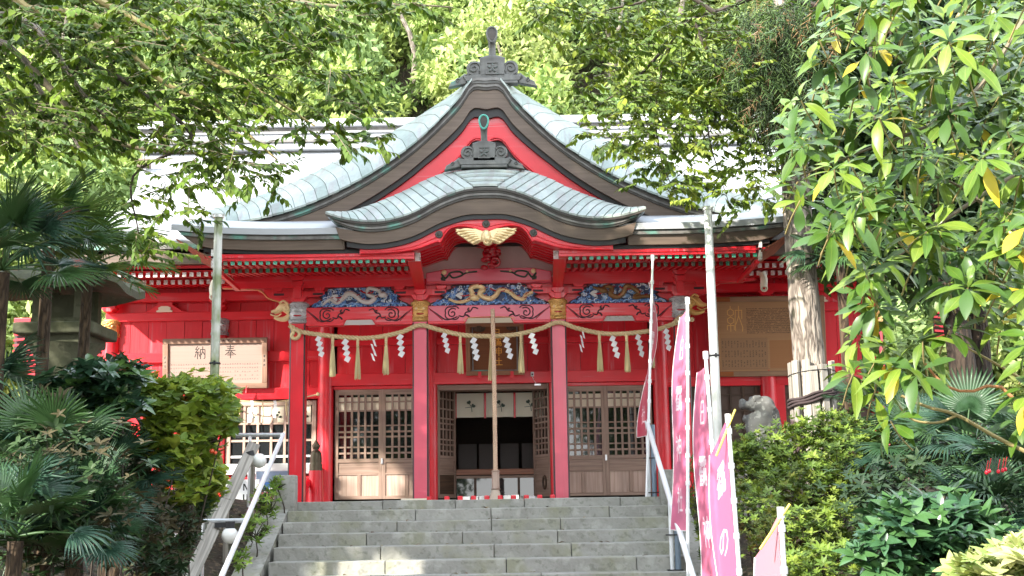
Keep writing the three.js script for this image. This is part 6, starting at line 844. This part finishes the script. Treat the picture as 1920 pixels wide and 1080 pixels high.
const palmM = [leafMat([0.040, 0.095, 0.04], { roughness: 0.4, clearcoat: 0.5, transmission: 0.25 }), leafMat([0.06, 0.13, 0.04], { roughness: 0.4, clearcoat: 0.5, transmission: 0.3 }), leafMat([0.03, 0.075, 0.045], { roughness: 0.45, clearcoat: 0.3, transmission: 0.2 }), leafMat([0.13, 0.22, 0.045], { roughness: 0.45, transmission: 0.4 }), leafMat([0.22, 0.17, 0.09], { roughness: 0.9, transmission: 0.2 }), leafMat([0.17, 0.27, 0.06], { roughness: 0.45, transmission: 0.45 })];
const fibre = std({ map: barkMap, color: 0x8a7a66, roughness: 1, bumpMap: barkBump, bumpScale: 0.02 });
function palm(label, cx, cy, z, n, scale, seed, o = {}) {
  const r = rngOf(seed), c = at(cx, cy, z), gy = bankY(c.x, z) - 0.1; c.y = Math.max(c.y, gy + 0.3); const t = thing('fan_palm', label, 'palm', [c.x, 0, z], 0, null);
  if (c.y > gy + 0.15) part('trunk', limb([V(0.04, gy, 0), V(0.0, lerp(gy, c.y, 0.5), 0.02), V(0, c.y - 0.05, 0)], [0.05, 0.055, 0.05], 14, 10), fibre, t);
  for (let k = 0; k < n; k++) {
    const az = k * 2.399 + r() * 0.5, el = lerp(1.3, -0.25, Math.pow(k / n, 0.9)) + (r() - 0.5) * 0.3; if (o.only && !o.only(az)) continue; const pl = scale * (0.42 + 0.30 * r()), d = V(Math.cos(az) * Math.cos(el), Math.sin(el), Math.sin(az) * Math.cos(el)), e = V(0, c.y, 0).addScaledVector(d, pl).add(V(0, -0.06 * pl, 0));
    const fr = new THREE.Group(); fr.position.copy(e); const dd = d.clone().add(V(0, 0.05 - 0.3 * r(), 0)), up = V(-d.x * d.y + (r() - 0.5) * 0.8, Math.max(0.35, Math.cos(el)), -d.z * d.y + 0.45 + (r() - 0.5) * 0.6); fr.quaternion.copy(facing(dd, up)); kid(fr, 'frond', t);
    const mi = o.mat !== undefined ? o.mat(r) : r() < 0 ? 4 : Math.floor(r() * 3), f = part('fan', fans[Math.floor(r() * 4)], palmM[mi], fr); f.scale.setScalar(scale * (0.85 + 0.35 * r()));
    const a = V(0, c.y - 0.02, 0).sub(e).applyQuaternion(fr.quaternion.clone().invert()); part('petiole', limb([a, a.clone().multiplyScalar(0.5).add(V(0, 0.02, 0)), V(0, 0, 0.02)], [0.013, 0.009, 0.006], 6, 5), palmM[1], fr);
  }
  return t;
}
const lit = (r) => (r() < 0.45 ? 5 : r() < 0.6 ? 3 : 1);  // brighter leaf greens put sunlight into the colour of the upper left palms
palm('tall fan palm at upper left with its fans against the bright hill', 92, 455, 6.2, 18, 0.68, 1, { mat: (r) => (r() < 0.35 ? 5 : r() < 0.6 ? 3 : 1) });
palm('fan palm in front of the stone lantern with drooping bright fans', 165, 500, 5.2, 19, 0.7, 2, { mat: lit });
palm('dark fan palm at the left edge beside the stone lantern', 6, 500, 7.6, 16, 0.68, 3);
palm('low fan palm spreading dark fans in the middle of the left bank', 92, 880, 7.6, 18, 0.62, 4); palm('low fan palm with shiny fans left of the plank rail', 225, 905, 6.6, 17, 0.55, 5); palm('low fan palm at the bottom left corner of the bank', 30, 1000, 8.6, 16, 0.6, 6); palm('low fan palm with hanging fans at the bottom of the left bank', 140, 1000, 8.0, 18, 0.58, 7); palm('small fan palm under the yellow-green shrub', 210, 790, 6.2, 13, 0.55, 8); palm('half-hidden fan palm at the left edge above the bottom corner', -10, 770, 7.2, 14, 0.6, 14);
palm('dark fan palm behind the azaleas right of the timber guard', 1720, 850, 5.0, 18, 0.62, 9); palm('dark fan palm under the large-leaved tree at the right', 1810, 850, 6.0, 18, 0.66, 10); palm('dark fan palm at the right edge above the aucubas', 1915, 900, 6.8, 16, 0.66, 11); palm('fan palm whose fans poke out left of the cedar trunk', 1575, 490, 3.3, 15, 0.6, 12); palm('fan palm close behind the timber guard', 1650, 775, 3.6, 14, 0.6, 13); palm('fan palm low down behind the glossy aucubas at the right', 1850, 975, 7.2, 14, 0.55, 15);
// ---- shrubs
const whorl = (n, L, W, o) => { const g = leafGeo(L, W, o), l = []; for (let k = 0; k < n; k++) l.push(place(g.clone(), 0, 0, 0, -0.35 - 0.25 * (k % 2), 0, 0).applyMatrix4(new THREE.Matrix4().makeRotationY(k * 6.283 / n + (k % 2) * 0.2))); return mg(l); };
function shrub(name, label, cat, seed, spots, z0, z1, geo, mats, size, nParts, partName, o = {}) {
  const r = rngOf(seed), t = thing(name, label, cat, [0, 0, 0], 0, o.group), L = [], st = [];
  for (const [cx, cy, rx, ry, n, za = z0, zb = z1] of spots) { const foot = at(cx, cy + ry * 0.75, (za + zb) / 2), gr = V(foot.x + (o.lean ?? 0) + (r() - 0.5) * 0.2, bankY(foot.x, foot.z) - 0.05, foot.z); if (foot.y > gr.y) st.push(limb([gr, gr.clone().lerp(foot, 0.5).add(V(0.05, 0, 0.03)), foot], [0.010, 0.009, 0.007], 6, 5)); for (let k = 0; k < n; k++) { const a = r() * 6.283, q = Math.pow(r(), 0.5) * (r() < 0.16 ? 1.32 : 1), p = at(cx + rx * q * Math.cos(a), cy + ry * q * Math.sin(a), lerp(za, zb, 0.5 + 0.5 * (r() - 0.3) * (1.2 - q * 0.6))); L.push({ p, q: facing(V(r() - 0.5, (r() - 0.5) * 0.5, r() - 0.5), V((r() - 0.5) * 1.1, 1, (r() - 0.5) * 1.1 + 0.5)), s: size * (0.6 + 0.8 * r()), m: Math.floor(Math.pow(r(), o.skew ?? 1) * mats.length), k: 0, b: 0.65 + 0.6 * r() }); if (k % (o.stem ?? 9) === 0) st.push(limb([foot.clone().lerp(p, 0.25 * r()).add(V((r() - 0.5) * 0.1, 0, (r() - 0.5) * 0.1)), foot.clone().lerp(p, 0.6).add(V((r() - 0.5) * 0.16, 0.03, 0)), p], [0.008, 0.005, 0.0025], 5, 4)); } }
  tag(part('stems', st, M.twigDark, t), null, null, null, 'stuff'); foliage(t, L, geo, mats, nParts, partName); return t;
}
const azM = [leafMat([0.17, 0.26, 0.03]), leafMat([0.12, 0.20, 0.03]), leafMat([0.24, 0.32, 0.045]), leafMat([0.08, 0.14, 0.025])], azG = whorl(7, 0.056, 0.021, { seg: 3, droop: 0.1 });
shrub('azalea_shrub', 'large azalea shrub under the lion-dog statue and the timber guard', 'shrub', 461, [[1480, 850, 110, 50, 620, 3.0, 4.6], [1560, 810, 70, 40, 330, 3.3, 4.4], [1420, 880, 60, 45, 260, 3.0, 4.4], [1600, 880, 70, 60, 420, 3.6, 5.2], [1640, 830, 40, 40, 160, 4, 5], [1510, 920, 110, 50, 520, 3.6, 5.4]], 3.2, 5, azG, azM, 1, 160, 'leaf_whorl');
shrub('azalea_shrub', 'lower azalea shrub spreading down the bank behind the last banners', 'shrub', 462, [[1400, 960, 60, 50, 260, 4.6, 6], [1480, 1010, 80, 60, 420, 5.2, 7], [1570, 990, 70, 50, 300, 5.0, 6.6], [1550, 1060, 90, 40, 330, 6, 7.6], [1310, 910, 22, 60, 70, 3.0, 4.0], [1330, 1010, 24, 50, 80, 3.2, 4.2]], 4, 7, azG, azM, 0.95, 160, 'leaf_whorl');
shrub('leafy_shrub', 'bright yellow-green shrub with orange berries below the left votive board', 'shrub', 463, [[350, 760, 85, 50, 380, 5.2, 6.8], [280, 745, 55, 34, 170, 5.6, 6.8], [320, 830, 60, 50, 220, 5.6, 6.8], [398, 790, 36, 50, 190, 4.6, 6], [352, 860, 48, 50, 220, 4.6, 6], [410, 740, 30, 26, 80], [420, 780, 26, 20, 40], [385, 905, 36, 40, 150, 4.4, 5.4], [330, 920, 40, 30, 90, 5, 6]], 4.8, 6, whorl(4, 0.085, 0.056, { seg: 3, droop: 0.2 }), [leafMat([0.28, 0.38, 0.04]), leafMat([0.22, 0.33, 0.04]), leafMat([0.36, 0.43, 0.055]), leafMat([0.14, 0.22, 0.03])], 0.95, 200, 'leaf_cluster', { lean: -0.7 });
{ const r = rngOf(7), t = thing('berry_sprig', 'orange berries scattered in the bright shrub below the left votive board', 'berries'); for (let k = 0; k < 16; k++) { const p = at(270 + r() * 130, 720 + r() * 180, 6.05), c = part('berry', [sph(0.022, p.x, p.y, p.z, 1, 8), sph(0.018, p.x + 0.03, p.y - 0.015, p.z, 1, 8)], M.berry, t); } }
shrub('aucuba_shrub', 'glossy dark-leaved aucuba at the bottom right between azaleas and palms', 'shrub', 464, [[1700, 1000, 70, 50, 80], [1790, 1000, 70, 60, 90], [1660, 1050, 60, 40, 60], [1760, 1060, 70, 30, 60], [1700, 950, 30, 20, 16], [1870, 1020, 50, 40, 40]], 8.0, 9.4, whorl(6, 0.14, 0.062, { seg: 5, droop: 0.25, fold: 0.2 }), [leafMat([0.05, 0.125, 0.05], { roughness: 0.35, clearcoat: 0.7, clearcoatRoughness: 0.2, transmission: 0.22 }), leafMat([0.07, 0.16, 0.05], { roughness: 0.35, clearcoat: 0.7, clearcoatRoughness: 0.2, transmission: 0.25 }), leafMat([0.035, 0.09, 0.045], { roughness: 0.35, clearcoat: 0.7, transmission: 0.2 })], 0.8, 200, 'leaf_whorl', { stem: 4 });
shrub('aucuba_shrub', 'dark broad-leaved shrub between the stone lantern and the left wall', 'shrub', 465, [[190, 700, 60, 30, 50], [130, 730, 60, 30, 46], [230, 720, 40, 40, 40], [180, 760, 90, 36, 60]], 6.2, 7.4, whorl(6, 0.15, 0.07, { seg: 5, droop: 0.3, fold: 0.2 }), [leafMat([0.04, 0.10, 0.04], { roughness: 0.35, clearcoat: 0.6, transmission: 0.22 }), leafMat([0.08, 0.17, 0.04], { roughness: 0.4, clearcoat: 0.5, transmission: 0.3 }), leafMat([0.03, 0.075, 0.04], { roughness: 0.35, clearcoat: 0.6, transmission: 0.2 })], 0.8, 120, 'leaf_whorl', { stem: 4 });
shrub('pale_shrub', 'pale sunlit shrub at the very bottom right corner', 'shrub', 466, [[1850, 1072, 70, 30, 90], [1915, 1045, 40, 40, 60]], 10.6, 11.4, whorl(7, 0.09, 0.042, { seg: 4, droop: 0.2 }), [leafMat([0.42, 0.46, 0.16]), leafMat([0.50, 0.50, 0.24]), leafMat([0.28, 0.36, 0.10])], 0.8, 100, 'leaf_whorl', { stem: 5 });
shrub('kerb_weeds', 'bright green weeds along the outer edge of the left kerb', 'plant', 467, [[500, 940, 24, 30, 70, 1.9, 2.6], [480, 990, 26, 30, 60, 2.6, 3.4], [520, 905, 12, 14, 14, 1.8, 2], [455, 1050, 16, 20, 14, 3.6, 4.2]], 2, 4, whorl(6, 0.075, 0.026, { seg: 3, droop: 0.2 }), [leafMat([0.24, 0.36, 0.05]), leafMat([0.16, 0.28, 0.04])], 0.85, 80, 'leaf_whorl', { stem: 3 });
shrub('understory', 'dark tangled undergrowth on the left bank under the palms', 'undergrowth', 468, [[100, 940, 160, 140, 420, 6.5, 9], [250, 960, 70, 90, 220, 5.5, 7], [320, 1000, 50, 60, 210, 4.8, 6], [350, 950, 40, 40, 110, 4.6, 5.4], [290, 1060, 60, 30, 110, 5.5, 6.5], [60, 800, 90, 60, 160, 6.5, 8], [200, 850, 80, 50, 120, 5.6, 7]], 6, 9, whorl(5, 0.09, 0.034, { seg: 3, droop: 0.3 }), [leafMat([0.035, 0.075, 0.03]), leafMat([0.05, 0.10, 0.03]), leafMat([0.09, 0.075, 0.035])], 0.9, 120, 'leaf_whorl', { stem: 5 });
shrub('understory', 'dark undergrowth under the palms at the right edge', 'undergrowth', 469, [[1750, 920, 170, 60, 360, 5.5, 7], [1880, 960, 60, 60, 120, 6.5, 8], [1660, 960, 60, 50, 130, 5.5, 7]], 6, 8, whorl(5, 0.09, 0.034, { seg: 3, droop: 0.3 }), [leafMat([0.03, 0.065, 0.03]), leafMat([0.045, 0.09, 0.03])], 0.9, 80, 'leaf_whorl', { stem: 5 });
{ const t = thing('red_berries', 'cluster of red berries hanging under the palms at the right edge', 'berries'); for (const [x, y] of [[1855, 883], [1872, 884], [1880, 882], [1885, 880], [1850, 886]]) { const p = at(x, y, 7.6); const b = part('berry', sph(0.014, p.x, p.y, p.z, [1, 1.2, 1], 8), M.redBerry, t); part('stalk', tube([[p.x, p.y + 0.02, p.z], [p.x + 0.01, p.y + 0.06, p.z], [p.x + 0.02, p.y + 0.09, p.z]], 0.003, 5, 4), M.redBerry, b); } }
{ // fallen leaves
  const r = rngOf(481), L = []; for (let k = 0; k < 1500; k++) { const l = r() < 0.5, st = k % 25 === 0, x = st ? -2.3 + 4.2 * r() : l ? -2.8 - 3 * r() : 2.4 + 3 * r(), z = st ? 1.6 + TR * (1 + Math.floor(r() * 8)) - 0.1 - 0.15 * r() : 1.6 + 7 * r(); L.push({ p: V(x, st ? stepY[Math.min(11, Math.max(0, Math.ceil((z - Z0) / TR)))] + 0.012 : bankY(x, z) + 0.02, z), q: facing(V(r() - 0.5, 0, r() - 0.5), V((r() - 0.5) * 0.8, 1, (r() - 0.5) * 0.8)), s: 0.6 + r(), m: Math.floor(r() * 3), b: 1, k: 0 }); }
  const t = thing('fallen_leaves', 'brown fallen leaves on the soil of both banks and a few on the steps'); foliage(t, L, leafGeo(0.06, 0.03, { seg: 2 }), [leafMat([0.20, 0.13, 0.07]), leafMat([0.12, 0.08, 0.05]), leafMat([0.34, 0.26, 0.14])], 0); t.userData.kind = 'stuff';
}
// ---------------------------------------------------------------- the wooded hill behind
{
  const r = rngOf(491), hy = (x, z) => -0.5 + Math.max(0, -12 - z) * 1.35 + 0.9 * Math.sin(x * 0.3) + Math.max(0, Math.abs(x) - 14) * 0.2;
  const h = solo('hill', metric(grid((u, v) => { const x = -45 + 90 * u, z = -11 - 34 * v; return [x, hy(x, z), z]; }, 60, 30, true)), M.soil, 'steep wooded hill behind the shrine'); h.userData.kind = 'structure';
  const bits = []; for (let k = 0; k < 70; k++) { const d = rdir(r), c = d.clone().multiplyScalar(0.62 * Math.cbrt(r())), g = leafGeo(0.26, 0.13, { seg: 2, fold: 0.2, droop: 0.2 }); g.applyMatrix4(new THREE.Matrix4().compose(c, facing(V(r() - 0.5, r() - 0.7, r() - 0.5), V((r() - 0.5) * 1.4, 1, (r() - 0.5) * 1.4 + 0.6)), V(1, 1, 1).multiplyScalar(0.6 + 0.7 * r()))); bits.push(g); }
  const clump = mg(bits), L = [];
  for (let k = 0; k < 420; k++) { const x = -26 + 52 * r(), z = -12.5 - 24 * Math.pow(r(), 1.2), y = hy(x, z) + 1.2 + 1.6 * r(), R = 1.1 + 1.3 * r(), m = Math.floor(r() * 5); if (Math.abs(x) > 14 + (-z) * 0.3) continue; const n = Math.round(20 * R * R); for (let i = 0; i < n; i++) { const d = rdir(r); if (d.z < -0.4 || d.y < -0.75) continue; L.push({ p: V(x, y, z).addScaledVector(d, R * (0.72 + 0.3 * r())), q: facing(rdir(r), rdir(r).add(V(0, 1.2, 0))), s: 0.7 + 0.5 * r(), m: r() < 0.8 ? m : Math.floor(r() * 5), b: 0.8 + 0.4 * r(), k: 0 }); } }
  const t = thing('wood', 'sunlit yellow-green wood covering the hill behind the roof'); t.userData.kind = 'stuff';
  foliage(t, L, clump, [[0.33, 0.43, 0.13], [0.40, 0.49, 0.14], [0.27, 0.37, 0.14], [0.43, 0.50, 0.18], [0.22, 0.32, 0.11]].map((c) => leafMat(c, { roughness: 0.6, transmission: 0.4, clearcoat: 0.05 })), 0, 'leaf', 'clumps');
  const tr = []; for (let k = 0; k < 60; k++) { const x = -16 + 32 * r(), z = -13 - 14 * r(), y = hy(x, z); tr.push(limb([V(x, y - 0.5, z), V(x + (r() - 0.5), y + 2, z + 0.4), V(x + (r() - 0.5) * 2, y + 4, z + 0.8)], [0.14, 0.1, 0.04], 6, 6)); } tag(part('trunks', tr, M.barkPale, t), null, null, null, 'stuff');
}

// trees on the slope behind the camera, which the panes mirror; and the dark trees behind the large-leaved one
{
  const r = rngOf(501), bits = []; for (let k = 0; k < 60; k++) { const c = rdir(r).multiplyScalar(0.6 * Math.cbrt(r())), g = leafGeo(0.24, 0.11, { seg: 2 }); g.applyMatrix4(new THREE.Matrix4().compose(c, facing(rdir(r), V(r() - 0.5, 1, r() - 0.5)), V(1, 1, 1))); bits.push(g); }
  const clump = mg(bits), mats = [leafMat([0.05, 0.10, 0.025]), leafMat([0.08, 0.14, 0.03]), leafMat([0.03, 0.065, 0.025])];
  [[-9, 25, 3.2, 9], [-3.5, 28, 2.6, 8], [5.5, 27, 3.0, 9], [11, 24, 3.0, 8], [16, 20, 3, 9]].forEach(([x, z, R, h], i) => { const t = thing('broadleaf_tree', `dark tree on the far side of the path, ${ORD[i]} of the row opposite the shrine`, 'tree', [x, -1.6, z], 0, 'trees opposite the shrine'); part('trunk', limb([V(0, -0.3, 0), V(0.1, h * 0.4, 0), V(0, h * 0.8, 0)], [0.28, 0.2, 0.08], 10, 8), M.bark, t); const L = []; for (let k = 0; k < 260; k++) { const d = rdir(r), q = Math.cbrt(r()); L.push({ p: V(x + d.x * R * q, -1.6 + h * 0.55 + d.y * h * 0.42 * q, z + d.z * R * q), q: facing(rdir(r), V(0, 1, 0.2)), s: 0.8 + 0.6 * r(), m: Math.floor(r() * 3), b: 1 }); } foliage(t, L, clump, mats, 0, 'leaf', 'crown'); });
  const t2 = thing('broadleaf_tree', 'dark bushy evergreen filling the gaps behind the large-leaved tree', 'tree', [6.0, -0.5, 1.5]); part('trunk', limb([V(0, -0.4, 0), V(0.1, 2.5, 0), V(-0.1, 6, 0)], [0.18, 0.14, 0.08], 12, 10), M.barkDark, t2);
  const L = []; for (const [cx, cy, rx, ry, n] of [[1640, 80, 130, 110, 130], [1800, 120, 130, 130, 150], [1680, 280, 150, 90, 130], [1850, 300, 100, 110, 100], [1600, 420, 70, 60, 40], [1800, 470, 120, 70, 60], [1560, 200, 60, 90, 50]]) for (let k = 0; k < n; k++) { const a = r() * 6.3, q = Math.sqrt(r()), p = at(cx + rx * q * Math.cos(a), cy + ry * q * Math.sin(a), 0.8 + 2.2 * r()); L.push({ p, q: facing(rdir(r), V(r() - 0.5, 1, r() - 0.5)), s: 0.45 + 0.4 * r(), m: Math.floor(r() * 3), b: 0.7 + 0.5 * r() }); } foliage(t2, L, clump, mats, 0, 'leaf', 'crown');
}
scene.traverse((o) => { if (o.isMesh) { o.castShadow = true; o.receiveShadow = true; } });
renderer.render(scene, camera);
